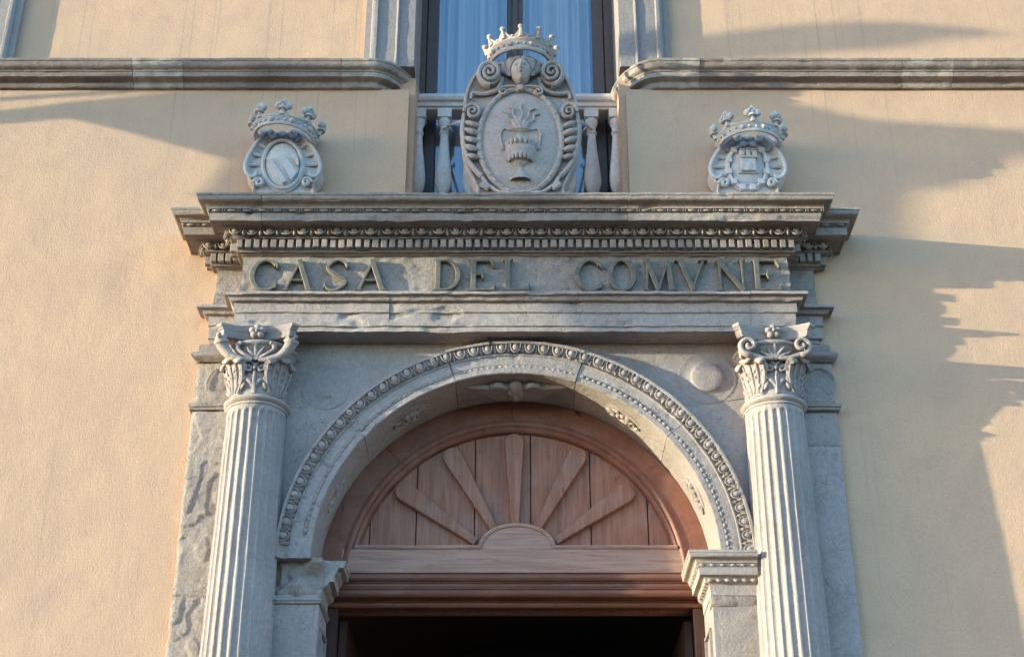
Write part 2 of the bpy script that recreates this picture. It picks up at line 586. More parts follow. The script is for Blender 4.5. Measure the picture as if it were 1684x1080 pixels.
hall = thing('town_hall', 'peach stucco town hall front with fine grain and faint rain streaks', 'building', (0, 0, 0))
WX0, WX1, WZ0, WZ1 = -0.648, 0.672, 6.2, 9.6
def facade():
    xs = np.concatenate([[-9, -8, -7, -6, -5.2, -4.8, -4.4, -4.0, -3.7], np.arange(-3.4, 3.41, 0.034), [3.7, 4.4, 5.2, 6, 7, 8, 9], [WX0, WX1, -1.1, 1.1, -0.80, 0.82]])
    zs = np.concatenate([[0, 1, 2, 2.6, 3.0, 3.3], np.arange(3.5, 8.4, 0.034), [8.8, 9.2, 10, 11], [WZ0, WZ1, 5.3, 7.236]])
    xs, zs = np.unique(np.round(xs, 4)), np.unique(np.round(zs, 4))
    X, Z = np.meshgrid(xs, zs, indexing='ij')
    K = np.stack([X, np.zeros_like(X), Z], -1)
    Y = 0.004 * fbm(K * 1.3, 3, 3) + 0.0022 * fbm(K * 6, 2, 8)
    # trowel marks: a few broad shallow dents
    for (cx, cz, rx, rz, a) in ((-2.45, 6.2, 0.30, 0.10, .004), (-2.2, 5.9, 0.12, 0.28, .004), (-2.62, 5.55, .4, .1, .003), (2.2, 4.6, .3, .3, .003)):
        Y += a * np.exp(-((X - cx) / rx) ** 2 - ((Z - cz) / rz) ** 2)
    V = np.stack([X, Y, Z], -1).reshape(-1, 3)
    nz = len(zs)
    F = []
    for i in range(len(xs) - 1):
        cx = (xs[i] + xs[i + 1]) / 2
        for j in range(nz - 1):
            cz = (zs[j] + zs[j + 1]) / 2
            if WX0 < cx < WX1 and WZ0 < cz < WZ1:
                continue
            if -0.80 < cx < 0.82 and 7.236 < cz < WZ1:
                continue
            if -1.1 < cx < 1.1 and cz < 5.3:
                continue
            F.append((i * nz + j, (i + 1) * nz + j, (i + 1) * nz + j + 1, i * nz + j + 1))
    mb = MB().add(V, F)
    hold(mb.build('facade_wall', 'stucco'), hall)
    mb = MB()   # the other walls and the roof, so that no daylight enters from behind
    mb.add([(-9, 0.012, 0), (-9, 9, 0), (9, 9, 0), (9, 0.012, 0), (-9, 0.012, 11), (-9, 9, 11), (9, 9, 11), (9, 0.012, 11)],
           [(0, 1, 5, 4), (1, 2, 6, 5), (2, 3, 7, 6)])
    hold(mb.build('rear_wall', 'stucco'), hall)
    mb = MB()
    box(mb, -9.5, 9.5, -0.7, 9.5, 11.0, 11.25)
    hold(mb.build('roof', 'string'), hall)
    for s, x in ((-1, WX0), (1, WX1)):
        mb = MB()
        a, b = (x - 0.20, x + 0.034) if s < 0 else (x - 0.036, x + 0.20)
        box(mb, a, b, 0.05, 0.62, WZ0, 7.36)
        a, b = (x - 0.06, x) if s < 0 else (x, x + 0.06)
        box(mb, a, b, 0.006, 0.048, WZ0, 7.234)
        hold(mb.build('window_reveal', 'stucco'), hall)
    mb = MB()
    box(mb, WX0 - .3, WX1 + .3, 0.02, 1.6, 6.08, 6.18)
    hold(mb.build('floor_slab', 'stucco'), hall)
facade()

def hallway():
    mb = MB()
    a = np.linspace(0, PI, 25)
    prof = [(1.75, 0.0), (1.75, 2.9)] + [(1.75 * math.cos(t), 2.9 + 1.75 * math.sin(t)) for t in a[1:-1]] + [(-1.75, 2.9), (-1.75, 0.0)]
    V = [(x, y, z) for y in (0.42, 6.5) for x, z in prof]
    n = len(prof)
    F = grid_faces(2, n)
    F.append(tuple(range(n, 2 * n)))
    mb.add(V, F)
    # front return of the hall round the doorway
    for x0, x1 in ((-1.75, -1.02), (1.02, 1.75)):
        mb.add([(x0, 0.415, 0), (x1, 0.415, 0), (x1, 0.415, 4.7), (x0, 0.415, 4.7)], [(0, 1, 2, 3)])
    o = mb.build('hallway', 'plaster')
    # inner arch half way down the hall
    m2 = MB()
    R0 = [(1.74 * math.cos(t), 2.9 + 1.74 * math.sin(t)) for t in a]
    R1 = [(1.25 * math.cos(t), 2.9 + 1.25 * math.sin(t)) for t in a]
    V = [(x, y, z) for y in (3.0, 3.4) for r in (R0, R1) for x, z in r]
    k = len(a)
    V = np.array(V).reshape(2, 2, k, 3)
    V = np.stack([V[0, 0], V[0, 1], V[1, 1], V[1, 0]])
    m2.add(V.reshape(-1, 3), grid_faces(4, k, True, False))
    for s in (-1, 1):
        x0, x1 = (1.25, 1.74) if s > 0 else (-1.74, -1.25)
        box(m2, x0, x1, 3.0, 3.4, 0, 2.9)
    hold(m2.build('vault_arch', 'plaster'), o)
    tag(o, 'dark vaulted hallway seen through the open doorway', 'hallway', kind='structure')
hallway()

# ================================================================== rough stone helper
def smoothstep(a, b, x):
    t = np.clip((x - a) / (b - a), 0, 1)
    return t * t * (3 - 2 * t)
def slab(mb, x0, x1, yf, yb, z0, z1, amp=0.002, scale=8, spall=0.0, seed=0, d=0.02, edge=0.006, keep=None):
    """block with a worked front: grid of front points, softened edges, skirts to the back"""
    nx, nz = max(3, int((x1 - x0) / d)), max(3, int((z1 - z0) / d))
    xs, zs = np.linspace(x0, x1, nx + 1), np.linspace(z0, z1, nz + 1)
    X, Z = np.meshgrid(xs, zs, indexing='ij')
    K = np.stack([X, np.full_like(X, yf), Z], -1)
    Y = yf + amp * fbm(K * scale, 3, seed)
    if spall:
        n = fbm(K * np.array([3.2, 1, 2.2]), 4, seed + 31)
        for t in (-0.25, 0.0, 0.2):
            Y += spall * 0.33 * smoothstep(t, t + 0.02, n)
        Y += spall * 0.35 * np.abs(fbm(K * 16, 3, seed + 12))
    if keep is not None:
        Y = keep(X, Z, Y)
    e = np.minimum.reduce([(X - x0), (x1 - X), (Z - z0), (z1 - Z)])
    Y += edge * np.exp(-(e / 0.008) ** 2)
    jx = 0.6 * edge * fbm(K * 11 + 5, 2, seed + 2)
    X2 = X + jx
    V = np.stack([X2, Y, Z + jx], -1)
    # skirts
    V = np.pad(V, ((1, 1), (1, 1), (0, 0)), mode='edge')
    V[0, :, 1] = V[-1, :, 1] = V[:, 0, 1] = V[:, -1, 1] = yb
    mb.add(V.reshape(-1, 3), grid_faces(nx + 3, nz + 3))
    return mb

# ================================================================== entablature
ent = thing('entablature', 'carved grey stone entablature with dentils and egg moulding above the doorway', 'entablature', (0, -0.2, 5.463))
B0, B1, BS = 1.52, 1.69, 0.05       # half width of the main block, of the set-back block, depth of the latter
BF = 0.20
PATH = [(-B1, 0), (-B1, -BS), (-B0, -BS), (-B0, -BF), (B0, -BF), (B0, -BS), (B1, -BS), (B1, 0)]
def part_path(xa, xb):
    """front piece of PATH from x = xa to x = xb (None = to the wall)"""
    p = []
    if xa is None:
        p += PATH[:4]
    else:
        p.append((xa, -BF))
    if xb is None:
        p += PATH[4:]
    else:
        p.append((xb, -BF))
    return p
ARCHI = [(-0.145, 5.464), (-0.06, 5.4635), (0.0, 5.463), (0.0, 5.491), (0.009, 5.493), (0.009, 5.566), (0.013, 5.57), (0.019, 5.572), (0.019, 5.630), (0.027, 5.633)] \
    + cyma((0.027, 5.634), (0.070, 5.654), -0.16) + [(0.076, 5.656), (0.077, 5.671), (-0.02, 5.678)]
for i, (a, b) in enumerate(((None, -0.691), (-0.6895, 1.279), (1.2805, None))):
    mb = MB()
    sweep(mb, part_path(a, b), ARCHI, 0.012, 0.006, 0.0028, 0.012, 40 + i * 7, chipscale=6.0)
    hold(mb.build('architrave_block', 'stone'), ent)
for i, (a, b) in enumerate(((None, None),)):
    mb = MB()
    sweep(mb, part_path(a, b), [(0, 5.674), (0, 5.94)], 0.012, 0.010, 0.006, 0.006, 77, cap=False)
    frieze = hold(mb.build('frieze', 'rough'), ent)
CORN = [(-0.02, 5.934), (0.004, 5.935), (0.012, 5.938)] + cyma((0.012, 5.938), (0.036, 5.953), 0.18) + [(0.037, 5.955), (0.037, 6.008), (0.076, 6.009), (0.080, 6.013)] \
    + [(0.078, 6.015), (0.064, 6.022), (0.070, 6.062), (0.108, 6.064), (0.110, 6.070)]\
    + [(0.112, 6.0705), (0.158, 6.071), (0.160, 6.066), (0.170, 6.066), (0.172, 6.070), (0.172, 6.113), (0.176, 6.114), (0.171, 6.117), (0.171, 6.132), (0.184, 6.134)] \
    + cyma((0.187, 6.134), (0.236, 6.188), 0.16) + [(0.241, 6.190), (0.242, 6.203), (-0.05, 6.207)]
for i, (a, b) in enumerate(((None, -1.407), (-1.404, 0.62), (0.622, None))):
    mb = MB()
    sweep(mb, part_path(a, b), CORN, 0.014, 0.006, 0.0018, 0.010 if i else 0.012, 90 + i * 9)
    cor = hold(mb.build('cornice_block', 'cornice'), ent)
    if i == 1:
        cornice = cor
mb = MB()
box(mb, -B0 + .04, B0 - .04, -BF + .04, 0.02, 5.70, 6.200)
box(mb, -B1 + .02, B1 - .02, -BS + .03, 0.018, 5.478, 6.198)
hold(mb.build('core', 'cornice'), ent)

def egg_mesh(w, h, dpt):
    """egg in its shell, x across, z up, bulging to -y"""
    mb = MB()
    ellipsoid(mb, (0, 0, 0.10 * h), (0.265 * w, dpt, 0.47 * h), 8, 6)
    t = np.linspace(-0.15, PI + 0.15, 9)
    sh = np.stack([0.385 * w * np.cos(t), np.full(9, -0.45 * dpt), 0.34 * h - 0.84 * h * np.sin(t)], 1)
    tube(mb, sh, 0.045 * w, 5, up=(0, -1, 0), flat=1.4)
    return mb
def dart_mesh(w, h, dpt):
    mb = MB()
    mb.add([(-0.16 * w, 0, 0.5 * h), (0.16 * w, 0, 0.5 * h), (0.11 * w, 0, 0), (0.17 * w, 0, -0.18 * h), (0, 0, -0.55 * h), (-0.17 * w, 0, -0.18 * h), (-0.11 * w, 0, 0),
            (0, -dpt, 0.48 * h), (0, -0.7 * dpt, 0), (0, -dpt, -0.18 * h)],
           [(0, 7, 8, 6), (7, 1, 2, 8), (6, 8, 9, 5), (8, 2, 3, 9), (5, 9, 4), (9, 3, 4), (0, 1, 7)])
    return mb
def mesh_only(mb, name, mat, angle=45):
    o = mb.build(name, mat, angle=angle)
    me = o.data
    bpy.data.objects.remove(o)
    return me
eggm = mesh_only(egg_mesh(0.092, 0.052, 0.021), 'egg', 'cornice', 60)
dartm = mesh_only(dart_mesh(0.088, 0.052, 0.024), 'dart', 'cornice', 30)
mb = MB(); box(mb, -0.0165, 0.0165, -0.036, 0.002, -0.0265, 0.0265, 0.003)
dentm = mesh_only(mb, 'dentil', 'cornice', 30)
mb = MB(); ellipsoid(mb, (0, 0, 0), (0.026, 0.0105, 0.0085), 8, 6)
mb.v[0][:, 0] = np.clip(mb.v[0][:, 0] * 1.25, -0.026, 0.026)
beadm = mesh_only(mb, 'bead', 'cornice', 60)
mb = MB(); ellipsoid(mb, (-0.006, 0, 0), (0.0042, 0.010, 0.0085), 6, 4); ellipsoid(mb, (0.006, 0, 0), (0.0042, 0.010, 0.0085), 6, 4)
reelm = mesh_only(mb, 'reel', 'cornice', 60)
# straight runs of the moulding: (start, end, normal angle) of the base path
runs = []
for (p, q) in zip(PATH[:-1], PATH[1:]):
    d = np.array(q) - np.array(p)
    L = np.linalg.norm(d)
    d = d / L
    runs.append((np.array(p), d, L, np.array([d[1], -d[0]])))
def along(out, pitch, k, ins0, ins1):
    """points spread along run k at the given projection"""
    p, d, L, n = runs[k]
    a, b = -out * ins0, L + out * ins1
    cnt = max(1, int(round((b - a) / pitch)))
    st = (b - a) / cnt
    return [(p + d * (a + st * (i + 0.5)) + n * out, math.atan2(d[1], d[0]), st / pitch) for i in range(cnt)]
jit = lambda s: rng.uniform(-s, s)
ends = {0: (0, 1), 1: (1, -1), 2: (-1, 1), 3: (1, 1), 4: (1, -1), 5: (-1, 1), 6: (1, 0)}
for k in range(7):
    i0, i1 = ends[k]
    for (pt, rz, s) in along(0.087, 0.0945, k, i0, i1):
        lost = k == 3 and rng.random() < 0.12
        put(eggm, 'egg', cornice, (pt[0], pt[1], 6.040 + jit(.001)), (R(-22) + jit(.05), jit(.05), rz), (s * rng.uniform(.93, 1.0), 0.55 if lost else rng.uniform(.85, 1.05), rng.uniform(.95, 1.03)))
    p, d, L, n = runs[k]
    pts = along(0.087, 0.0945, k, i0, i1)
    for (pt, rz, s), (p2, _, _) in zip(pts[:-1], pts[1:]):
        m = (pt + p2) / 2
        put(dartm, 'dart', cornice, (m[0], m[1], 6.040), (R(-22), jit(.06), rz), (s * rng.uniform(.85, 1), rng.uniform(.7, 1.1), 1))
    for (pt, rz, s) in along(0.036, 0.0468, k, i0, i1):
        if k == 3 and -1.0 < pt[0] < -0.97:
            continue
        put(dentm, 'dentil', cornice, (pt[0], pt[1], 5.981 + jit(.0012)), (jit(.02), jit(.025), rz + jit(.02)), (rng.uniform(.9, 1.03), rng.uniform(.86, 1.02), rng.uniform(.93, 1.0)))
    for (pt, rz, s) in along(0.1785, 0.085, k, i0, i1):
        put(beadm, 'bead', cornice, (pt[0], pt[1], 6.1245), (0, jit(.03), rz), (s * rng.uniform(.9, 1.02), rng.uniform(.85, 1.05), rng.uniform(.88, 1.03)))
        d = runs[k][1]
        q = pt + d * 0.0425 * s
        put(reelm, 'reel', cornice, (q[0], q[1], 6.1245), (0, 0, rz))

# ================================================================== inscription
sign = thing('inscription', 'raised bronze capitals reading CASA DEL COMVNE on the stone frieze', 'sign', (0, -0.21, 5.70))
LZ, LH = 5.703, 0.196
def stroke(mb, pts, wid, y0, y1, nseg=None):
    """a flat stroke of varying width, chamfered, in the x-z plane"""
    P = np.asarray(pts, float)
    wid = np.asarray(wid, float)
    T = np.gradient(P, axis=0)
    T /= np.linalg.norm(T, axis=1)[:, None]
    N = np.stack([-T[:, 1], T[:, 0]], 1)
    ch = 0.003
    rows = []
    for off, y in ((1, y1), (1, y0 + ch), (-1, y0), (-2, y0), (-3, y0 + ch), (-3, y1)):
        if off == 1:
            q = P + N * wid[:, None] / 2
        elif off == -1:
            q = P + N * np.maximum(wid[:, None] / 2 - ch, 0.0008)
        elif off == -2:
            q = P - N * np.maximum(wid[:, None] / 2 - ch, 0.0008)
        else:
            q = P - N * wid[:, None] / 2
        rows.append(np.stack([q[:, 0], np.full(len(q), y), q[:, 1]], 1))
    V = np.stack(rows, 1)
    n = len(P)
    F = grid_faces(n, 6)
    F.append((5, 4, 3, 2, 1, 0))
    F.append(tuple((n - 1) * 6 + i for i in range(6)))
    mb.add(V.reshape(-1, 3), F)
def stem(mb, a, b, w, k, s0=1.0, s1=1.0, fl=0.013):
    """straight stroke with flared bracket serifs (s0, s1 = 0 for none)"""
    t = np.array([0, .012, .03, .06, .1, .5, .9, .94, .97, .988, 1.0])
    fa = np.array([1, .95, .45, .18, 0, 0, 0, 0, 0, 0, 0]) * s0 + np.array([0, 0, 0, 0, 0, 0, 0, .18, .45, .95, 1]) * s1
    a, b = np.array(a), np.array(b)
    P = a + (b - a) * t[:, None]
    stroke(mb, P, w + 2 * fl * fa, YL - 0.0007 * k, YB)
YL, YB = -0.232, -0.196
def serif(mb, x, z, w, k):
    stroke(mb, np.array([(x - w / 2, z), (x, z), (x + w / 2, z)]), np.array([.007, .010, .007]), YL - 0.0007 * k, YB)
def bowl(mb, c, rx, rz, a0, a1, thick, thin, k, n=36, taper=True):
    t = np.linspace(a0, a1, n)
    P = np.stack([c[0] + rx * np.cos(t), c[1] + rz * np.sin(t)], 1)
    w = thin + (thick - thin) * np.abs(np.cos(t)) ** 1.4
    stroke(mb, P, w, YL - 0.0007 * k, YB)
def letter(ch, x0, x1):
    mb = MB()
    w, h = x1 - x0, LH
    z0, z1 = LZ, LZ + LH
    TK, TN = 0.030, 0.0145
    zc = (z0 + z1) / 2
    if ch in 'CO':
        if ch == 'O':
            bowl(mb, ((x0 + x1) / 2, zc), w / 2 - TK / 2, h / 2 - TN / 2 + .004, 0, 2 * PI, TK, TN, 0, 48)
        else:
            c = (x0 + w * 0.60, zc)
            bowl(mb, c, w * 0.60 - TK / 2, h / 2 - TN / 2 + .003, R(42), R(318), TK, TN, 0, 44)
            for s in (1, -1):
                e = (c[0] + (w * .6 - TK / 2) * math.cos(R(42)), zc + s * (h / 2) * math.sin(R(42)))
                stroke(mb, np.array([(e[0] - .004, e[1] + s * .016), (e[0] + .004, e[1] - s * .004), (e[0] + .006, e[1] - s * .022)]), np.array([.016, .014, .006]), YL - .0008, YB)
    elif ch == 'S':
        P = smooth_path([(x1 - .012, z1 - .040), (x1 - .030, z1 - .012), (x0 + w * .46, z1 - .004), (x0 + .020, z1 - .046), (x0 + w * .40, zc + .012), (x1 - .030, zc - .026), (x1 - .016, z0 + .046), (x0 + w * .50, z0 + .004), (x0 + .022, z0 + .016), (x0 + .010, z0 + .044)], 50)
        u = np.linspace(0, 1, 50)
        W = .011 + .017 * np.exp(-((u - .5) / .17) ** 2) + .004 * np.exp(-((u - .25) / .1) ** 2) + .004 * np.exp(-((u - .78) / .1) ** 2)
        stroke(mb, P, W, YL, YB)
        stroke(mb, np.array([(x1 - .014, z1 - .020), (x1 - .011, z1 - .036), (x1 - .010, z1 - .054)]), np.array([.012, .012, .005]), YL - .0008, YB)
        stroke(mb, np.array([(x0 + .012, z0 + .020), (x0 + .009, z0 + .036), (x0 + .008, z0 + .054)]), np.array([.012, .012, .005]), YL - .0008, YB)
    elif ch in 'AV':
        s = 1 if ch == 'A' else -1
        zt, zb = (z1, z0) if s > 0 else (z0, z1)
        ap = x0 + w * 0.51
        if s > 0:
            stem(mb, (x0 + .024, zb), (ap + .004, zt), TN, 0, 0, 0)
            stem(mb, (x1 - .030, zb), (ap - .004, zt), TK, 1, 0, 0)
        else:
            stem(mb, (x0 + .030, zb), (ap + .004, zt), TK, 1, 0, 0)
            stem(mb, (x1 - .024, zb), (ap - .004, zt), TN, 0, 0, 0)
        serif(mb, x0 + .024, zb + s * .005, .046, 2)
        serif(mb, x1 - .026, zb + s * .005, .052, 2)
        if s > 0:
            stroke(mb, np.array([(x0 + w * .24, z0 + .066), (x0 + w * .5, z0 + .066), (x0 + w * .73, z0 + .066)]), np.array([.011, .011, .011]), YL + .001, YB)
    elif ch in 'DEL':
        xs = x0 + .030
        stem(mb, (xs, z0), (xs, z1), TK, 0, 1, 1)
        if ch == 'D':
            t = np.linspace(-PI / 2, PI / 2, 30)
            cx = x0 + w * .46
            P = np.stack([cx + (x1 - TK / 2 - cx) * np.cos(t), zc + (h / 2 - .006) * np.sin(t)], 1)
            P = np.vstack([[xs, z0 + .006], P, [xs, z1 - .006]])
            ww = np.concatenate([[.011], .011 + .017 * np.cos(t) ** 1.5, [.011]])
            stroke(mb, P, ww, YL - .001, YB)
        else:
            def arm(z, x_end, s, k):
                stroke(mb, np.array([(xs, z), (x_end - .02, z), (x_end - .006, z)]), np.array([.011, .011, .012]), YL - .0008 * k, YB)
                stroke(mb, np.array([(x_end - .016, z - s * .005), (x_end - .006, z + s * .018), (x_end + .001, z + s * .040)]), np.array([.022, .014, .004]), YL - .0008 * (k + 1), YB)
            arm(z0 + .0065, x1, 1, 1)
            if ch == 'E':
                arm(z1 - .0065, x1 - .008, -1, 1)
                stroke(mb, np.array([(xs, zc + .004), (x0 + w * .52, zc + .004)]), np.array([.011, .011]), YL - .0008, YB)
                stroke(mb, np.array([(x0 + w * .56, zc - .024), (x0 + w * .53, zc + .004), (x0 + w * .56, zc + .032)]), np.array([.005, .018, .005]), YL - .002, YB)
    elif ch == 'N':
        a, b = x0 + .024, x1 - .018
        stem(mb, (a, z0), (a, z1), TN, 0, 1, .6)
        stem(mb, (b, z0 - .002), (b, z1), TN, 1, 0, 1)
        stem(mb, (a - .010, z1), (b + .002, z0 - .002), TK, 2, 0, 0)
    elif ch == 'M':
        a, b, m_ = x0 + .020, x1 - .026, x0 + w * .46
        stem(mb, (a, z0), (a + .012, z1), TN, 0, 1, 0)
        stem(mb, (b, z0), (b - .016, z1), TK, 1, 1, 0)
        stem(mb, (a + .006, z1), (m_, z0), TK * .9, 2, .3, 0)
        stem(mb, (b - .012, z1), (m_ - .002, z0), TN, 3, 0, 0)
    mb.wobble(0.0006, 40, 3)
    return mb
PXM = 1 / 299.7
spots = [('C', 406, 451), ('A', 460, 515), ('S', 529, 570), ('A', 581, 636), ('D', 709, 756), ('E', 768, 813), ('L', 825, 870),
         ('C', 944, 988), ('O', 999, 1047), ('M', 1057, 1112), ('V', 1111, 1166), ('N', 1178, 1228), ('E', 1238, 1286)]
for chh, a, b in spots:
    lo = letter(chh, (a - 846.5) * PXM, (b - 846.5) * PXM).build('letter', 'bronze', None, 30)
    hold(lo, sign)
    lo['label'] = 'bronze capital letter ' + chh

# ================================================================== arch
arch = thing('stone_archway', 'grey stone round arch with egg moulding and spandrel slabs over the wooden lunette', 'arch', (0, -0.1, 4.21))
AZ = 4.21
APROF = [(1.236, -0.04), (1.236, -0.122), (1.233, -0.127), (1.220, -0.127), (1.217, -0.123)] + [(1.217 - 0.052 * t, -0.112 + 0.016 * t + 0.010 * math.sin(PI * t)) for t in np.linspace(0, 1, 7)] \
    + [(1.163, -0.103), (1.155, -0.104), (1.152, -0.098), (1.103, -0.097), (1.101, -0.0945), (1.084, -0.0945), (1.082, -0.099), (1.054, -0.099), (1.049, -0.094), (1.049, 0.27)]
def revolve_arch(mb, prof, a0, a1, zc, dp=0.010, da=0.010, rough=0.0014, chip=0.0, seed=0):
    Pf = resample(prof, dp)
    n = max(4, int((a1 - a0) / da))
    a = np.linspace(a0, a1, n)
    rr = np.broadcast_to(Pf[None, :, 0], (n, len(Pf))).copy()
    yy = np.broadcast_to(Pf[None, :, 1], (n, len(Pf))).copy()
    K = np.stack([rr * np.cos(a)[:, None], yy, rr * np.sin(a)[:, None]], -1)
    rr += rough * fbm(K * 24, 3, seed)
    yy += rough * fbm(K * 24 + 4, 3, seed + 1)
    if chip:
        yy += chip * np.clip(fbm(K * 11, 3, seed + 3) - 0.25, 0, 1) * 3 * (yy < -0.05)
    V = np.stack([rr * np.cos(a)[:, None], yy, zc + rr * np.sin(a)[:, None]], -1)
    F = grid_faces(n, len(Pf))
    F.append(tuple(range(len(Pf) - 1, -1, -1)))
    F.append(tuple(range((n - 1) * len(Pf), n * len(Pf))))
    mb.add(V.reshape(-1, 3), F)
cuts = [0, 40, 72, 108, 140, 180]
vous = []
for i in range(5):
    mb = MB()
    a0, a1 = R(cuts[i]) + 0.0016, R(cuts[i + 1]) - 0.0016
    if i == 0:
        a0 = 0.0
    if i == 4:
        a1 = PI - 0.0
    revolve_arch(mb, APROF, a0, a1, AZ, rough=0.0022, chip=0.006, seed=130 + i * 5)
    V = mb.verts()
    V[:, 1] += (0, 0.002, -0.004, 0.001, 0)[i]
    mb.v = [V]
    vous.append(hold(mb.build('voussoir', 'stone'), arch))
eggA = mesh_only(egg_mesh(0.074, 0.052, 0.0135), 'egg', 'stone', 60)
dartA = mesh_only(dart_mesh(0.072, 0.052, 0.016), 'dart', 'stone', 30)
mb = MB(); ellipsoid(mb, (0, 0, 0), (0.0152, 0.0085, 0.0088), 8, 5)
beadA = mesh_only(mb, 'bead', 'stone', 60)
NE = 49
for i in range(NE):
    a = PI * (i + 0.5) / NE
    deg = math.degrees(a)
    k = min(4, sum(1 for c in cuts[1:-1] if deg > c))
    P = (1.192 * math.cos(a), -0.116, AZ + 1.192 * math.sin(a))
    if deg > 176.5:
        continue
    f = rng.uniform(.9, 1.05)
    put(eggA, 'egg', vous[k], P, (jit(.05), PI / 2 - a + jit(.04), 0), (f, rng.uniform(.75, 1.1), f))
    b = PI * (i + 1) / NE
    put(dartA, 'dart', vous[k], (1.190 * math.cos(b), -0.108, AZ + 1.190 * math.sin(b)), (0, PI / 2 - b + jit(.05), 0), (rng.uniform(.8, 1), rng.uniform(.6, 1.1), 1))
NB = 106
for i in range(NB):
    a = PI * (i + 0.5) / NB
    deg = math.degrees(a)
    if deg > 174 or min(abs(deg - c) for c in cuts[1:-1]) < 0.6:
        continue
    k = min(4, sum(1 for c in cuts[1:-1] if deg > c))
    put(beadA, 'bead', vous[k], (1.0925 * math.cos(a), -0.0945, AZ + 1.0925 * math.sin(a)), (0, PI / 2 - a, 0), (rng.uniform(.9, 1.1), rng.uniform(.7, 1.05), rng.uniform(.9, 1.05)))

# carved medallions on the soffit
def soffit_frame(a):
    """matrix: local x along the arch, local y (towards the arch centre), local z = towards the front"""
    c, s = math.cos(a), math.sin(a)
    ex = Vector((-s, 0, c))
    ey = Vector((-c, 0, -s))
    ez = Vector((0, -1, 0))
    m = Matrix((ex, ey, ez)).transposed().to_4x4()
    m.translation = Vector((1.0485 * c, 0.085, AZ + 1.0485 * s))
    return m
def medallion(kind, seed):
    g = random.Random(seed)
    mb = MB()
    if kind == 'oval':
        t = np.linspace(0, 2 * PI, 30, endpoint=False)
        ring = np.stack([0.105 * np.cos(t), np.zeros(30), 0.070 * np.sin(t)], 1)
        tube(mb, ring, 0.005, 5, up=(0, 1, 0), closed=True)
        for q in range(15):
            r, th = g.uniform(0, .8), g.uniform(0, 2 * PI)
            ellipsoid(mb, (0.085 * r * math.cos(th), 0.0, 0.055 * r * math.sin(th)), (g.uniform(.012, .026), g.uniform(.008, .020), g.uniform(.008, .016)), 7, 5)
        for s in (-1, 1):
            sp = spiral((s * 0.06, 0.0), 0.028, 0.004, g.uniform(0, 3), 1.3, 18, 0.006)
            tube(mb, sp, np.linspace(.008, .004, 18), 5, up=(0, 1, 0))
    else:
        for s in (-1, 1):
            for q in range(5):
                p = smooth_path([(s * .02, .008, -.05 + .02 * q), (s * (.10 + .02 * q), .020, -.035 + .022 * q), (s * (.16 + .035 * q), .006, .01 + .016 * q)], 10)
                tube(mb, p, np.linspace(.017, .005, 10), 6, up=(0, 1, 0))
            sp = spiral((s * .075, .03), .040, .006, 0 if s > 0 else PI, s * 1.4, 22, .018)
            tube(mb, sp, np.linspace(.014, .007, 22), 6, up=(0, 1, 0))
        ellipsoid(mb, (0, .010, .0), (.045, .030, .075), 10, 8)
        ellipsoid(mb, (0, .030, -.01), (.012, .020, .026), 7, 5)
        for s in (-1, 1):
            ellipsoid(mb, (s * .022, .026, .02), (.014, .012, .010), 7, 5)
    V = mb.verts() * (np.array([1.25, 1.5, 1.45]) if kind == 'wing' else np.array([1.2, 1.25, 1.2]))
    mb.v = [V]
    mb.wobble(.003, 30, seed)
    return mb
for i, (deg, kd) in enumerate(((90, 'wing'), (124, 'oval'), (157, 'oval'), (56, 'oval'), (23, 'oval'))):
    me = mesh_only(medallion(kd, 5 + i), 'soffit_carving', 'stone', 60)
    k = min(4, sum(1 for c in cuts[1:-1] if deg > c))
    o = bpy.data.objects.new('soffit_carving', me)
    C.objects.link(o)
    o.parent = vous[k]
    o.matrix_world = soffit_frame(R(deg))
    o.matrix_parent_inverse = Matrix.Translation(-world_loc(vous[k]))
    o.matrix_basis = soffit_frame(R(deg))

def spandrel(side, za, zb, ya=-0.052, boss=None, seed=0, slope=0.0):
    """slab between the arch, the column and the architrave; slope tilts its lower joint"""
    mb = MB()
    n, m = 46, 40
    zs = np.linspace(0, 1, n)
    V = np.zeros((n, m, 3))
    for i, t in enumerate(zs):
        for j, u in enumerate(np.linspace(0, 1, m)):
            xo = 1.44
            z = za + (zb - za) * t
            r = 1.225
            h = z - AZ
            xi = math.sqrt(max(0.0, r * r - h * h)) if h < r else 0.0
            x = xi + (xo - xi) * u
            zz = z + slope * (x - 1.2) * (1 - t)
            h = zz - AZ
            xi = math.sqrt(max(0.0, r * r - h * h)) if h < r else 0.0
            x = xi + (xo - xi) * u
            V[i, j] = (side * x, ya, zz)
    K = V.copy()
    V[..., 1] += 0.0022 * fbm(K * 9, 3, seed) + 0.0018 * fbm(K * 30, 2, seed + 4)
    if boss:
        bx, bz, r0, r1, hgt = boss
        d = np.hypot(V[..., 0] - bx, V[..., 2] - bz)
        V[..., 1] -= hgt * (1 - smoothstep(r0 - .022, r0 + .004, d))
        V[..., 1] += 0.30 * hgt * np.exp(-((d - r0 - .018) / .016) ** 2)
        V[..., 1] -= 0.25 * hgt * np.exp(-((d - r1) / .010) ** 2)
    mb.add(V.reshape(-1, 3), grid_faces(n, m))
    return hold(mb.build('spandrel_slab', 'stone'), arch)
spandrel(-1, 4.20, 5.466, seed=201)
spandrel(1, 5.125, 5.466, seed=211, slope=0.16)
spandrel(1, 4.20, 5.121, ya=-0.054, seed=215, slope=0.0) if False else None
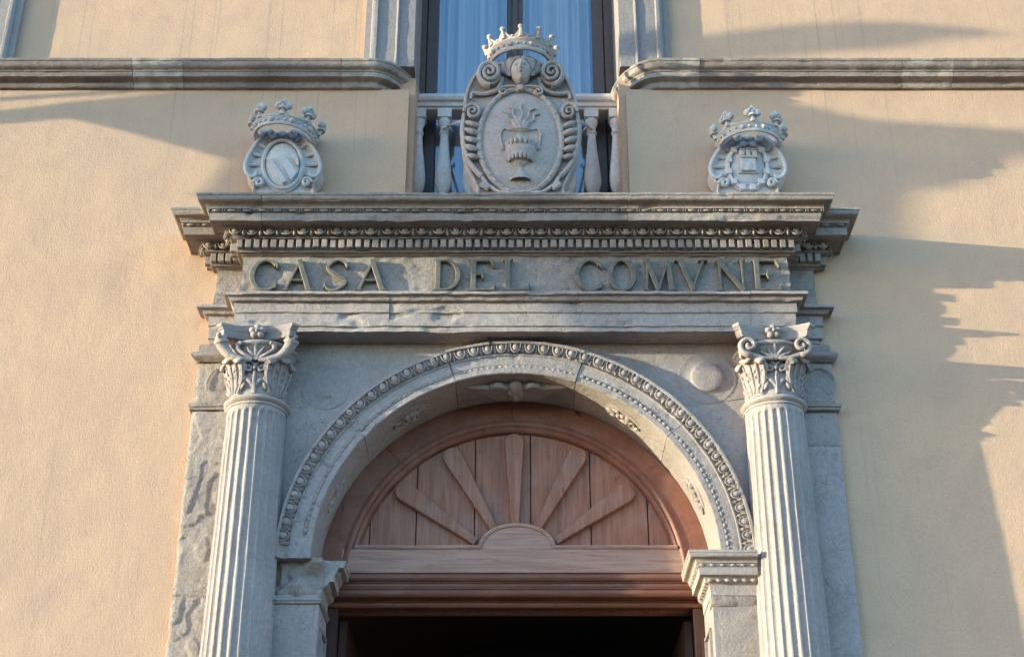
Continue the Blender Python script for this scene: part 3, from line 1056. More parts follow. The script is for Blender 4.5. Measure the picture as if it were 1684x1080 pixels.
def lower_right_spandrel():
    mb = MB()
    n, m = 44, 26
    V = np.zeros((n, m, 3))
    for i, t in enumerate(np.linspace(0, 1, n)):
        for j, u in enumerate(np.linspace(0, 1, m)):
            z = 4.20 + (5.121 - 4.20) * t
            x = 1.2
            for _ in range(4):
                zz = z + 0.16 * (x - 1.2) * t
                h = zz - AZ
                xi = math.sqrt(max(0.0, 1.225 ** 2 - h * h))
                x = xi + (1.44 - xi) * u
            V[i, j] = (x, -0.0535, zz)
    V[..., 1] += 0.002 * fbm(V * 9, 3, 221)
    mb.add(V.reshape(-1, 3), grid_faces(n, m))
    hold(mb.build('spandrel_slab', 'stone'), arch)
lower_right_spandrel()
def roundel(cx, cz, r0, r1, hgt, seed, worn):
    rd = 0.0 if worn > .001 else 1.0
    prof = [(0.001, -hgt * 1.05), (r0 * .5, -hgt * 1.04), (r0 * .86, -hgt), (r0 * .95, -hgt * .8), (r0, -hgt * .3), (r0 + .012, .001), (r1 - .012, .001), (r1 - .004, -.004 * rd), (r1, -.003 * rd), (r1 + .003, .004)]
    mb = MB()
    n = 48
    V = np.zeros((len(prof), n, 3))
    for i, (r, y) in enumerate(prof):
        for j in range(n):
            a = 2 * PI * j / n
            V[i, j] = (cx + r * math.cos(a), -0.0545 + y, cz + r * math.sin(a))
    V[..., 1] += worn * fbm(V * 14, 3, seed)
    mb.add(V.reshape(-1, 3), grid_faces(len(prof), n, False, True))
    hold(mb.build('roundel', 'rough' if not worn else 'stone'), arch)
roundel(1.045, 5.255, 0.088, 0.155, 0.017, 5, 0.0012)
roundel(-1.03, 5.20, 0.070, 0.135, 0.0025, 6, 0.004)
# ================================================================== door pilasters and imposts
PIL = [(0.99, 1.222)]
IMP = [(-0.01, 4.012), (0.004, 4.014), (0.006, 4.07), (0.010, 4.072)] + arcpts((0.012, 4.074), (0.036, 4.100), -0.14, 5) + [(0.040, 4.101), (0.060, 4.103), (0.062, 4.106), (0.064, 4.142), (0.069, 4.144), (0.068, 4.158), (0.075, 4.160)] \
    + cyma((0.076, 4.161), (0.112, 4.200), 0.15) + [(0.116, 4.202), (0.117, 4.216), (-0.03, 4.219)]
impr = thing('door_pilaster', 'right door pilaster with intact sunlit moulded impost block', 'pilaster', (1.1, -0.09, 0), 'door pilasters')
mb = MB()
slab(mb, 0.992, 1.222, -0.092, -0.03, 0.30, 3.955, 0.0035, 7, seed=301, d=0.03, spall=0.006)
o = hold(mb.build('shaft', 'rough'), impr)
mb = MB()
box(mb, 0.990, 1.30, -0.088, 0.25, 0.0, 4.02, 0.004)
hold(mb.build('reveal', 'stone'), impr)
mb = MB()
slab(mb, 0.986, 1.224, -0.100, -0.03, 3.958, 4.012, 0.004, 30, seed=305, d=0.01, spall=0.006)
hold(mb.build('necking', 'rough'), impr)
mb = MB()
sweep(mb, [(0.99, 0.24), (0.99, -0.09), (1.222, -0.09)], IMP, 0.012, 0.006, 0.001, 0.003, 310)
box(mb, 1.0, 1.22, -0.08, 0.24, 4.012, 4.2185)
ic = hold(mb.build('impost_block', 'column'), impr)
mb = MB(); ellipsoid(mb, (0, 0, 0), (0.017, 0.008, 0.0065), 7, 5)
ib = mesh_only(mb, 'bead', 'column', 60)
mb = MB(); ellipsoid(mb, (0, 0, 0), (0.020, 0.010, 0.014), 7, 5)
ie = mesh_only(mb, 'egg', 'column', 60)
for k in range(6):
    put(ib, 'bead', ic, (0.945 + k * 0.052, -0.09 - 0.070, 4.151))
    put(ie, 'egg', ic, (0.985 + k * 0.044, -0.09 - 0.026, 4.088), (R(-25), 0, 0))
for k in range(6):
    put(ib, 'bead', ic, (0.99 - 0.070, -0.12 + k * 0.055, 4.151), (0, 0, PI / 2))
    put(ie, 'egg', ic, (0.99 - 0.026, -0.08 + k * 0.05, 4.088), (0, R(-25), PI / 2))
# recessed panel mouldings on the two reveals
for s, par in ((1, impr),):
    mb = MB()
    box(mb, 0.975, 0.992, -0.03, -0.015, 0.4, 3.85)
    box(mb, 0.975, 0.992, 0.17, 0.185, 0.4, 3.85)
    box(mb, 0.975, 0.992, -0.03, 0.185, 3.852, 3.867)
    hold(mb.build('panel_moulding', 'stone'), impr)

impl = thing('door_pilaster', 'left door pilaster whose impost block is broken away at the front', 'pilaster', (-1.1, -0.09, 0), 'door pilasters')
mb = MB()
slab(mb, -1.222, -0.992, -0.092, -0.03, 0.30, 3.968, 0.0016, 7, seed=321, d=0.03)
hold(mb.build('shaft', 'stone'), impl)
mb = MB()
box(mb, -1.30, -0.990, -0.088, 0.25, 0.0, 4.02, 0.004)
hold(mb.build('reveal', 'stone'), impl)
mb = MB()
sweep(mb, [(-1.222, -0.09), (-0.99, -0.09), (-0.99, 0.24)], [(-0.01, 3.968), (0.006, 3.969), (0.012, 3.974), (0.008, 3.979)] + arcpts((0.008, 3.981), (0.008, 3.997), -0.5, 6) + [(0.002, 4.000), (-0.01, 4.002)], 0.012, 0.004, 0.0006, 0, 325)
hold(mb.build('necking', 'stone'), impl)
def broken(X, Z, Y):
    t = np.clip((Z - 4.0) / 0.21, 0, 1)
    K = np.stack([X, X * 0, Z], -1)
    n = fbm(K * 9, 4, 333)
    u = (X + 1.222) / 0.232
    return np.minimum(-0.080 + 0.075 * smoothstep(.15, .7, t) * (1 - .5 * u) - 0.05 * u * smoothstep(.55, .9, t) + 0.06 * n + 0.02 * fbm(K * 30, 2, 340), -0.015)
mb = MB()
slab(mb, -1.222, -0.985, -0.09, 0.10, 4.003, 4.212, 0.002, 9, seed=330, d=0.010, keep=broken)
hold(mb.build('broken_stone', 'rough'), impl)
mb = MB()
sweep(mb, [(-0.99, -0.035), (-0.99, 0.24)], IMP, 0.010, 0.006, 0.004, 0.012, 340)
box(mb, -1.2, -1.0, -0.03, 0.24, 4.012, 4.216)
hold(mb.build('impost_block', 'stone'), impl)
mb = MB()
box(mb, -0.992, -0.975, -0.03, -0.015, 0.4, 3.85)
box(mb, -0.992, -0.975, 0.17, 0.185, 0.4, 3.85)
box(mb, -0.992, -0.975, -0.03, 0.185, 3.852, 3.867)
hold(mb.build('panel_moulding', 'stone'), impl)

# ================================================================== side piers
def pier(s, label, rough):
    t = thing('side_pier', label, 'pier', (s * 1.6, -0.05, 0), 'set-back piers beside the columns')
    xa, xb = (1.40, 1.735) if s > 0 else (-1.745, -1.40)
    mat = 'rough' if rough else 'stone'
    zj = [0.0, 1.1, 2.2, 3.15, 4.02, 5.055] if rough else [0.0, 1.2, 2.4, 3.6, 4.855, 5.055]
    for i, (a, b) in enumerate(zip(zj[:-1], zj[1:])):
        mb = MB()
        slab(mb, xa, xb, -0.066 if rough else -0.05, 0.02, a + .002, b - .002, 0.003 if rough else 0.0015, 8, seed=400 + i + 20 * s, d=(0.008 if a > 2.2 else 0.03) if rough else 0.02, spall=0.017 if rough else 0.004, edge=0.008, keep=(lambda X, Z, Y: np.minimum(Y, -0.016)) if rough else None)
        hold(mb.build('pier_block', mat), t)
    ext = 0.02
    mb = MB()
    path = [(xa, 0.0), (xa, -0.05), (xb, -0.05), (xb, 0.0)]
    sweep(mb, path, [(-0.01, 5.057), (0.014, 5.059), (0.016, 5.074), (0.024, 5.076), (0.026, 5.094), (0.004, 5.100), (-0.01, 5.101)], 0.012, 0.006, 0.003, 0.006 if rough else 0.002, 431 + s)
    hold(mb.build('necking', mat), t)
    mb = MB()
    slab(mb, xa, xb, -0.05, 0.02, 5.103, 5.352, 0.003, 9, seed=440 + s, d=0.014, spall=0.010)
    hold(mb.build('pier_block', mat), t)
    mb = MB()
    a = np.linspace(R(-20), R(200), 22)
    cx = -1.60 if s < 0 else 1.66
    ring = np.stack([cx + 0.082 * np.cos(a), np.full(22, -0.051), 5.215 + 0.10 * np.sin(a)], 1)
    tube(mb, ring, 0.0045, 5)
    mb.wobble(.002, 30, 3)
    hold(mb.build('carved_ring', mat), t)
    mb = MB()
    sweep(mb, path, [(-0.01, 5.352), (0.006, 5.354)] + arcpts((0.010, 5.358), (0.010, 5.412), -0.48, 9) + [(0.006, 5.416), (0.0, 5.418), (0.0, 5.462), (-0.01, 5.4625)], 0.012, 0.006, 0.0025, 0.004, 450 + s)
    hold(mb.build('pier_capital', mat), t)
    return t
pier(-1, 'left set-back pier of split flaking sandstone beside the fluted column', True)
pier(1, 'right set-back pier of smooth shaded grey blocks beside the fluted column', False)

# ================================================================== columns
def leaf(mb, path, width, thick, lobes=4, cup=0.0, n=22, up=(0, -1, 0)):
    P = smooth_path(path, n)
    t = np.linspace(0, 1, n)
    w = width * (0.55 + 0.6 * np.sin(PI * np.clip(t * 0.92 + 0.06, 0, 1)) ** 0.8) * (1 - 0.30 * np.abs(np.sin(lobes * PI * t))) * np.where(t > .9, 1 - (t - .9) * 6, 1)
    tube(mb, P, thick, 8, up=up, width=np.maximum(w, 0.002))
def column(s, label, horn):
    xc, yc = s * 1.388, -0.090
    t = thing('column', label, 'column', (xc, yc, 0), 'fluted columns flanking the doorway')
    # shaft
    n_fl, per = 24, 12
    na = n_fl * per
    zs = np.concatenate([np.linspace(0.62, 4.85, 60), np.linspace(4.86, 5.02, 26)])
    A = np.linspace(0, 2 * PI, na, endpoint=False)
    r_of = lambda z: np.interp(z, [0.6, 2.0, 3.7, 5.02], [0.187, 0.185, 0.1755, 0.157])
    V = np.zeros((len(zs), na, 3))
    ztop = 4.985
    for i, z in enumerate(zs):
        r = r_of(z)
        ph = (A / (2 * PI) * n_fl) % 1.0
        u = (ph - 0.5) / 0.37
        hw = r * 2 * PI / n_fl * 0.37
        over = max(0.0, (z - (ztop - hw)) / hw)
        q = 1 - u * u - over * over
        dep = np.where(q > 0, np.sqrt(np.maximum(q, 0)), 0) * hw * 0.68
        rr = r - dep
        V[i, :, 0] = xc + rr * np.cos(A)
        V[i, :, 1] = yc + rr * np.sin(A)
        V[i, :, 2] = z
    K = V.reshape(-1, 3)
    nrm = np.stack([K[:, 0] - xc, K[:, 1] - yc, 0 * K[:, 0]], 1)
    nrm /= np.linalg.norm(nrm, axis=1)[:, None]
    K = K + nrm * (0.0016 * fbm(K * np.array([40, 40, 26]), 3, 500 + s) - 0.009 * np.clip(fbm(K * np.array([26, 26, 15]), 3, 515 + s) - 0.30, 0, 1))[:, None]
    mb = MB().add(K, grid_faces(len(zs), na, False, True))
    hold(mb.build('shaft', 'column', angle=50), t)
    mb = MB()
    lathe(mb, [(0.15, 5.012), (0.163, 5.014), (0.164, 5.022), (0.160, 5.026), (0.158, 5.03)] + [(0.160 + 0.018 * math.sin(PI * k / 8), 5.030 + 0.036 * k / 8) for k in range(9)] + [(0.150, 5.068)], (xc, yc, 0), 48)
    mb.wobble(.0022, 24, 510 + s)
    hold(mb.build('astragal', 'column'), t)
    mb = MB()
    lathe(mb, [(0.185, 0.62), (0.205, 0.60), (0.21, 0.57), (0.20, 0.55), (0.195, 0.52), (0.225, 0.50), (0.235, 0.46), (0.225, 0.43), (0.225, 0.40)], (xc, yc, 0), 40)
    box(mb, xc - .24, xc + .24, yc - .24, 0.0, 0.0, 0.40, 0.006)
    hold(mb.build('base', 'column'), t)
    # capital
    mb = MB()
    bell = [(0.148, 5.064), (0.150, 5.10), (0.150, 5.18), (0.156, 5.25), (0.172, 5.31), (0.186, 5.337), (0.190, 5.342)]
    lathe(mb, bell, (xc, yc, 0), 48)
    lathe(mb, [(0.176, 5.340)] + [(0.186 + 0.016 * math.sin(PI * k / 8), 5.342 + 0.034 * k / 8) for k in range(9)] + [(0.150, 5.378)], (xc, yc, 0), 48)
    mb.wobble(.0015, 20, 520 + s)
    cap = hold(mb.build('capital', 'column', angle=50), t)
    # abacus with hollowed sides
    mb = MB()
    out = []
    H, hol = 0.222, 0.060
    corners = [(-H, -H), (H, -H), (H, H), (-H, H)]
    for k in range(4):
        p, q = np.array(corners[k]), np.array(corners[(k + 1) % 4])
        d = (q - p) / np.linalg.norm(q - p)
        nr = np.array([d[1], -d[0]])
        for u in np.linspace(0.07, 0.93, 15):
            out.append(p + (q - p) * u - nr * hol * math.sin(PI * (u - .07) / .86) ** 0.9)
    out = np.array(out)
    rows = []
    for sc, z in ((0.0, 5.388), (0.88, 5.389), (0.91, 5.396), (0.935, 5.428), (0.955, 5.430), (0.955, 5.436), (1.0, 5.446), (1.0, 5.4605), (0.0, 5.461)):
        Q = out * sc
        rows.append(np.stack([xc + Q[:, 0], yc + Q[:, 1], np.full(len(Q), z)], 1))
    V = np.stack(rows)
    V[..., 1] = np.minimum(V[..., 1], 0.01)
    mb.add(V.reshape(-1, 3), grid_faces(len(rows), len(out), False, True))
    mb.wobble(.0016, 22, 530 + s)
    hold(mb.build('abacus', 'column'), cap)
    # flower
    mb = MB()
    fy, fz = yc - H + hol - 0.020, 5.424
    for k in range(5):
        a = PI / 2 + 2 * PI * k / 5
        ellipsoid(mb, (xc + 0.027 * math.cos(a), fy, fz + 0.024 * math.sin(a)), (0.021, 0.022, 0.019), 9, 7)
    ellipsoid(mb, (xc, fy - 0.020, fz), (0.011, 0.012, 0.011), 8, 6)
    hold(mb.build('flower', 'column'), cap)
    # corner leaves, mid leaves, volutes / horns
    def rad(a, r, z):
        return (xc + r * math.cos(a), yc + r * math.sin(a), z)
    for a in (R(-135), R(-45)):
        dirv = (math.cos(a), math.sin(a), 0)
        mb = MB()
        for off, wd in ((0, 0.056), (-0.34, 0.036), (0.34, 0.036)):
            b = a + off
            top = 5.275 - abs(off) * 0.05
            leaf(mb, [rad(a + off * .5, 0.150, 5.070), rad(a + off * .8, 0.158, 5.15), rad(b, 0.176, 5.225), rad(b, 0.205 - abs(off) * .02, top), rad(b, 0.220 - abs(off) * .03, top - .010), rad(b, .220 - abs(off) * .03, top - .030)], wd, 0.012, 5, up=(math.cos(b), math.sin(b), 0))
        for off in (-.40, -.2, 0.0, .2, .40):
            b = a + off
            tube(mb, smooth_path([rad(a + off * .6, 0.162, 5.08), rad(b, 0.174, 5.16), rad(b, 0.200, 5.245)], 8), np.linspace(.008, .005, 8), 5)
        g2 = random.Random(int(a * 10))
        for lv in range(5):
            zb = 5.095 + lv * 0.034
            for sd in (-1, 1):
                for o0 in (.10, .34):
                    b0 = a + sd * (o0 - .02 * lv)
                    b1 = a + sd * (o0 + .16 - .01 * lv)
                    r0 = 0.156 + max(0, lv - 1) * .008
                    P_ = smooth_path([rad(b0, r0, zb), rad((b0 + b1) / 2, r0 + .010, zb + .018), rad(b1, r0 + .012, zb + .036 + g2.uniform(-.004, .004))], 7)
                    tube(mb, P_, np.array([.006, .009, .010, .010, .009, .007, .003]) * g2.uniform(.85, 1.15), 6)
        mb.wobble(.003, 26, 540 + s)
        hold(mb.build('corner_leaf', 'column', angle=60), cap)
        mb = MB()
        tx, ty = -math.sin(a), math.cos(a)
        if horn:
            for q, sd in ((R(-90), 1), ):
                pass
            P = smooth_path([rad(R(-90) + (a - R(-90)) * .12, 0.178, 5.255), rad(R(-90) + (a - R(-90)) * .55, 0.195, 5.262), rad(a * .85 + R(-90) * .15, 0.222, 5.285), rad(a, 0.252, 5.335), rad(a, 0.268, 5.372)], 24)
            rr = np.concatenate([np.linspace(.010, .020, 8), np.linspace(.021, .034, 12), [.037, .037, .034, .036]])
            tube(mb, P, rr, 12, up=dirv)
            tube(mb, [P[-4], P[-3], P[-2]], [.040, .042, .040], 12, up=dirv)
            g = random.Random(3)
            for k in range(9):
                e = P[-1]
                ellipsoid(mb, (e[0] + g.uniform(-.026, .026), e[1] + g.uniform(-.022, .022), e[2] + g.uniform(.0, .022)), (.014, .014, .014), 7, 5)
            # returning scroll in the middle
            c0 = R(-90) + (a - R(-90)) * .38
            P2 = smooth_path([rad(R(-90) + (a - R(-90)) * .15, .182, 5.268), rad(c0, .196, 5.285), rad(R(-90) + (a - R(-90)) * .62, .206, 5.318), rad(R(-90) + (a - R(-90)) * .58, .212, 5.346), rad(R(-90) + (a - R(-90)) * .47, .214, 5.348)], 20)
            tube(mb, P2, np.concatenate([np.linspace(.006, .014, 14), np.linspace(.013, .010, 6)]), 8)
        else:
            P = smooth_path([rad(R(-90) + (a - R(-90)) * .12, 0.178, 5.262), rad(R(-90) + (a - R(-90)) * .50, 0.196, 5.266), rad(a * .82 + R(-90) * .18, 0.228, 5.282)], 12)
            # spiral end in the vertical plane facing outward, tangent to the diagonal
            e = P[-1]
            side = 1 if a > R(-90) else -1
            cx, cz = e[0] + side * 0.004, e[2] + 0.048
            sp = []
            for k in range(34):
                u = k / 33
                ang = -PI / 2 + side * u * 2 * PI * 1.35
                r = 0.048 * (1 - u) ** 0.85 + 0.004
                sp.append((cx + r * math.cos(ang), e[1] - 0.010 - 0.020 * u, cz + r * math.sin(ang) * 1.0))
            Q = np.vstack([P, sp])
            w = np.concatenate([np.linspace(.010, .017, 12), np.linspace(.017, .008, 34)])
            tube(mb, Q, w * 1.25, 8, up=(0, -1, 0), width=w)
            # the volute's other face along the return
            sp2 = [(cx + side * .030 + 0.5 * (q[0] - cx) * .3, q[1] + .02 + 0.9 * abs(q[0] - cx) * 0.6, q[2]) for q in sp]
            tube(mb, sp2, np.linspace(.016, .007, 34), 7, up=dirv)
            ellipsoid(mb, (cx, e[1] - .012, cz), (.012, .014, .012), 8, 6)
        mb.wobble(.0015, 26, 550 + s)
        hold(mb.build('cornucopia' if horn else 'volute', 'column', angle=60), cap)
    # palmette in the middle
    mb = MB()
    for off, hh, rr in ((0, .085, .0105), (-.30, .070, .009), (.30, .070, .009), (-.55, .045, .008), (.55, .045, .008)):
        b0, b1 = R(-90), R(-90) + off * .8
        P = smooth_path([rad(b0, .172, 5.258), rad(R(-90) + off * .35, .180, 5.258 + hh * .5), rad(b1, .196, 5.258 + hh)], 12)
        tube(mb, P, .010, 6, width=rr * (0.35 + np.sin(PI * np.linspace(.05, 1, 12)) * 1.1), up=(0, -1, 0))
    for sd in (-1, 1):
        sp = spiral((xc + sd * .030, 5.215), .022, .004, PI / 2, sd * -1.2, 18, yc - .158, yc - .170)
        tube(mb, sp, np.linspace(.008, .005, 18), 6)
        P = smooth_path([(xc, yc - .160, 5.235), (xc + sd * .04, yc - .160, 5.262), (xc + sd * .075, yc - .145, 5.250)], 10)
        tube(mb, P, np.linspace(.007, .004, 10), 6)
        P = smooth_path([(xc, yc - .154, 5.10), (xc + sd * .028, yc - .158, 5.145), (xc + sd * .062, yc - .146, 5.155)], 10)
        tube(mb, P, .006, 6, width=np.array([.006, .010, .013, .010, .014, .011, .013, .009, .007, .003]))
    tube(mb, smooth_path([(xc, yc - .150, 5.07), (xc, yc - .158, 5.15), (xc, yc - .160, 5.20)], 10), np.linspace(.014, .007, 10), 6)
    ellipsoid(mb, (xc, yc - .166, 5.222), (.013, .012, .016), 8, 6)
    mb.wobble(.002, 26, 560 + s)
    hold(mb.build('palmette', 'column', angle=60), cap)
    return t
column(-1, 'left fluted column whose capital has two cornucopias under the abacus', True)
column(1, 'right fluted column whose capital has spiral volutes, sunlit on its left side', False)

# ================================================================== wooden doorway
door = thing('wooden_doorway', 'weathered brown timber lunette with sunburst rays above a dark open doorway', 'door frame', (0, 0.25, 0))
# arched frame in four lengths
FR = [(1.052, 0.36), (1.052, 0.255), (1.048, 0.250), (0.935, 0.250), (0.930, 0.246), (0.922, 0.244)] + [(0.922 - 0.028 * u, 0.244 + 0.010 * u * u - 0.006 * math.sin(PI * u)) for u in np.linspace(0, 1, 6)] + [(0.892, 0.252), (0.886, 0.250), (0.872, 0.258), (0.866, 0.268), (0.862, 0.295), (0.862, 0.34)]
for i, (a, b) in enumerate(((0, 46), (46, 91), (91, 133), (133, 180))):
    mb = MB()
    revolve_arch(mb, FR, R(a) + 0.0008 if i else 0.0, R(b) - 0.0008 if i < 3 else PI, 4.205, 0.008, 0.014, 0.0004, 0, 600 + i)
    V = mb.verts()
    V[:, 1] += (0, .0015, 0, .002)[i]
    mb.v = [V]
    hold(mb.build('arched_frame', 'wood_arch'), door)
px = [-0.862, -0.79, -0.54, -0.223, 0.083, 0.41, 0.72, 0.862]
for i, (a, b) in enumerate(zip(px[:-1], px[1:])):
    g = 0.0035
    nx = 8
    xs = np.linspace(a + g, b - g, nx)
    V = []
    top = [4.205 + math.sqrt(max(0.002, 0.895 ** 2 - x * x)) for x in xs]
    bot = 4.385
    yf = 0.292 + rng.uniform(-.002, .003)
    mb = MB()
    nz = 24
    G = np.zeros((nx + 2, nz + 2, 3))
    for ix in range(nx + 2):
        x = xs[min(max(ix - 1, 0), nx - 1)]
        tp = top[min(max(ix - 1, 0), nx - 1)]
        for iz in range(nz + 2):
            u = min(max(iz - 1, 0), nz - 1) / (nz - 1)
            skirt = ix in (0, nx + 1) or iz in (0, nz + 1)
            z = bot + (max(tp, bot + .01) - bot) * u
            G[ix, iz] = (x, 0.325 if skirt else yf + 0.0008 * math.sin(9 * z + i), z)
    mb.add(G.reshape(-1, 3), grid_faces(nx + 2, nz + 2))
    hold(mb.build('plank', 'wood'), door)
mb = MB()
box(mb, -1.05, 1.05, 0.342, 0.40, 4.06, 5.26)
hold(mb.build('backing_board', 'wood'), door)
# rays of the sunburst
def ray(a, b, wa, wb):
    a, b = np.array(a), np.array(b)
    d = b - a
    L = np.linalg.norm(d)
    d /= L
    n = np.array([-d[1], d[0]])
    out = [a - n * wa / 2]
    c = b - d * wb / 2
    for t in np.linspace(-PI / 2, PI / 2, 13):
        out.append(c + d * wb / 2 * math.cos(t) + n * wb / 2 * math.sin(t))
    out.append(a + n * wa / 2)
    mb = MB()
    plate(mb, out, [(0.97, 0.2935), (0.97, 0.286), (1.0, 0.284), (1.0, 0.270), (0.965, 0.262), (0.91, 0.257), (0.80, 0.2555), (0.4, 0.2545)])
    return hold(mb.build('ray', 'wood_ray', angle=25), door)
def wxz(px_, py_):
    k = np.interp(py_, [700, 800, 900, 950], [0.003405, 0.003337, 0.003271, 0.003239])
    z = np.interp(py_, [620, 700, 800, 900, 950], [5.4177, 5.1143, 4.7488, 4.3978, 4.2274])
    return ((px_ - 846.5) * k, z)
for (p, q) in (((781, 891), (652, 800)), ((812, 872), (735, 738)), ((846, 866), (844, 713)), ((881, 872), (955, 738)), ((912, 890), (1040, 802))):
    ray(wxz(*p), wxz(*q), 0.042, 0.112)
# sun disc and boards
mb = MB()
a = np.linspace(0, PI, 21)
out = [(0.008 + 0.190 * math.cos(t), 4.3845 + 0.122 * math.sin(t)) for t in a]
plate(mb, out, [(1.0, 0.29), (1.0, 0.2505)])
disc = hold(mb.build('sun_disc', 'wood_x', angle=25), door)
mb = MB()
lp = [(-0.86, 0.254, 4.394), (-0.5, 0.254, 4.393), (-0.186, 0.254, 4.394)] + [(0.008 + 0.196 * math.cos(t), 0.254, 4.395 + 0.124 * math.sin(t)) for t in np.linspace(PI * .98, PI * .02, 19)] + [(0.205, 0.254, 4.394), (0.5, 0.254, 4.393), (0.868, 0.254, 4.394)]
tube(mb, resample(lp, .03), 0.013, 8)
mb.wobble(.0022, 18, 610)
hold(mb.build('sill_moulding', 'wood_x'), door)
mb = MB()
slab(mb, -0.93, 0.93, 0.2485, 0.33, 4.246, 4.384, 0.0014, 9, seed=620, d=0.02, edge=0.003)
hold(mb.build('base_board', 'wood_x'), door)
mb = MB()
slab(mb, -0.95, 0.95, 0.228, 0.33, 4.232, 4.2445, 0.006, 16, seed=622, d=0.006, edge=0.003)
hold(mb.build('weather_strip', 'wood_x'), door)
TR = [(0.31, 4.062), (0.262, 4.063), (0.258, 4.068), (0.258, 4.100), (0.236, 4.103)]
for i, (z0, z1, yo, yi) in enumerate(((4.186, 4.2305, 0.188, 0.235), (4.146, 4.184, 0.205, 0.24), (4.100, 4.144, 0.188, 0.25), (4.062, 4.098, 0.255, 0.275))):
    mb = MB()
    pf = [(0.0, z0), (yi - yo - .006, z0 + .001)] + arcpts((yi - yo - .004, z0 + .003), (yi - yo + .0, z1 - .010), -0.22, 7) + [(yi - yo - .004, z1 - .006), (yi - yo + .004, z1 - .004), (yi - yo + .004, z1), (0, z1 + .0005)]
    xx = (0.965, 0.955, 1.005, 1.0)[i]
    sweep(mb, [(-xx, yi), (xx, yi)], pf, 0.04, 0.006, 0.0006, 0.0015, 630 + i)
    hold(mb.build('transom_moulding', 'wood_dark'), door)
mb = MB()
box(mb, -1.02, 1.02, 0.285, 0.305, 4.061, 4.24)
hold(mb.build('transom_beam', 'wood_dark'), door)
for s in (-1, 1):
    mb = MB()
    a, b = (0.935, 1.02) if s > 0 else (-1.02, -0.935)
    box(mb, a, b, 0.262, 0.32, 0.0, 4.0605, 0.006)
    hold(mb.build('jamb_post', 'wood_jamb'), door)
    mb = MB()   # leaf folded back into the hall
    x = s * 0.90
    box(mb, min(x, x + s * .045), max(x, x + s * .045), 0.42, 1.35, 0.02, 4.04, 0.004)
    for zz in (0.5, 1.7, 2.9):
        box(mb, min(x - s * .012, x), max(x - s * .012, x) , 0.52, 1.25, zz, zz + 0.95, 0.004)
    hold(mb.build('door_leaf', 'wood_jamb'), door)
# iron hook under the architrave
mb = MB()
tube(mb, smooth_path([(-0.145, -0.125, 5.47), (-0.145, -0.125, 5.44), (-0.140, -0.135, 5.425), (-0.132, -0.128, 5.432)], 14), 0.006, 6)
tag(mb.build('iron_hook', 'iron'), 'small rusty iron hook under the architrave above the arch crown', 'hook')

# ================================================================== string courses
SP = [(-0.02, 7.232), (0.020, 7.234), (0.026, 7.240), (0.030, 7.268), (0.036, 7.273), (0.070, 7.277), (0.076, 7.280), (0.078, 7.308), (0.084, 7.311), (0.086, 7.318)] + arcpts((0.088, 7.320), (0.118, 7.360), -0.22, 8) + [(0.122, 7.362), (0.125, 7.366), (0.125, 7.380), (-0.03, 7.388)]
def corner(s):
    c = [(s * (-0.72 - 0.16 * math.cos(t) * 1.0), 0.30 - 0.30 * math.sin(t)) for t in np.linspace(PI / 2, 0, 9)]
    # from the wall face round into the window reveal
    pts = [(-0.88 + 0.16 * math.sin(u), 0.30 - 0.30 * math.cos(u)) for u in np.linspace(0, PI / 2, 10)]
    pts = [(-0.8815, 0.0)] + pts + [(-0.72, 0.31)]
    return [(-s * x if s > 0 else x, y) for x, y in pts]
sl = thing('string_course', 'left stone string course with pale patches, curving into the window reveal', 'string course', (-2, 0, 7.24), 'string courses')
for i, (a, b, m) in enumerate(((-9, -2.327, 'string'), (-2.325, -2.022, 'string_pale'), (-2.02, -1.057, 'string'), (-1.055, -0.882, 'string_pale'))):
    mb = MB()
    sweep(mb, [(a, 0), (b, 0)], SP, 0.02, 0.007, 0.0018, 0.006, 700 + i)
    hold(mb.build('string_block', m), sl)
mb = MB()
sweep(mb, corner(-1), SP, 0.015, 0.007, 0.0015, 0.003, 710)
hold(mb.build('string_block', 'string_pale'), sl)
sr = thing('string_course', 'right stone string course with pale patches, curving into the window reveal', 'string course', (2, 0, 7.24), 'string courses')
mb = MB()
sweep(mb, corner(1)[::-1], SP, 0.015, 0.007, 0.0015, 0.003, 711)
hold(mb.build('string_block', 'string_pale'), sr)
for i, (a, b, m) in enumerate(((0.882, 1.118, 'string_pale'), (1.12, 2.348, 'string'), (2.35, 2.658, 'string_pale'), (2.66, 9, 'string'))):
    mb = MB()
    sweep(mb, [(a, 0), (b, 0)], SP, 0.02, 0.007, 0.0018, 0.006, 720 + i)
    hold(mb.build('string_block', m), sr)

# ================================================================== window and its surround
SU = [(-0.932, 0.004), (-0.932, -0.036), (-0.897, -0.038), (-0.893, -0.052), (-0.880, -0.060), (-0.858, -0.060), (-0.850, -0.046), (-0.742, -0.044), (-0.738, -0.054), (-0.730, -0.058), (-0.722, -0.054), (-0.718, -0.044), (-0.624, -0.042), (-0.620, -0.038), (-0.620, 0.46)]
def jamb(mirror, dx, z0, z1, seed):
    P = resample(SU, 0.012)
    x = -P[:, 0] if mirror else P[:, 0]
    zs = np.arange(z0, z1, 0.03)
    V = np.zeros((len(P), len(zs), 3))
    V[..., 0] = (x + dx)[:, None]
    V[..., 1] = P[:, 1][:, None]
    V[..., 2] = zs[None]
    V[..., 1] += 0.0018 * fbm(V * 20, 3, seed)
    V[..., 0] += 0.0015 * fbm(V * 20 + 7, 3, seed)
    return MB().add(V.reshape(-1, 3), grid_faces(len(P), len(zs)))
ws = thing('window_surround', 'moulded grey stone surround of the tall curtained window above the crest', 'window surround', (0, 0, 7.38), 'window surrounds')
hold(jamb(False, 0, 7.379, 9.62, 731).build('jamb', 'surround'), ws)
hold(jamb(True, 0.02, 7.379, 9.62, 732).build('jamb', 'surround'), ws)
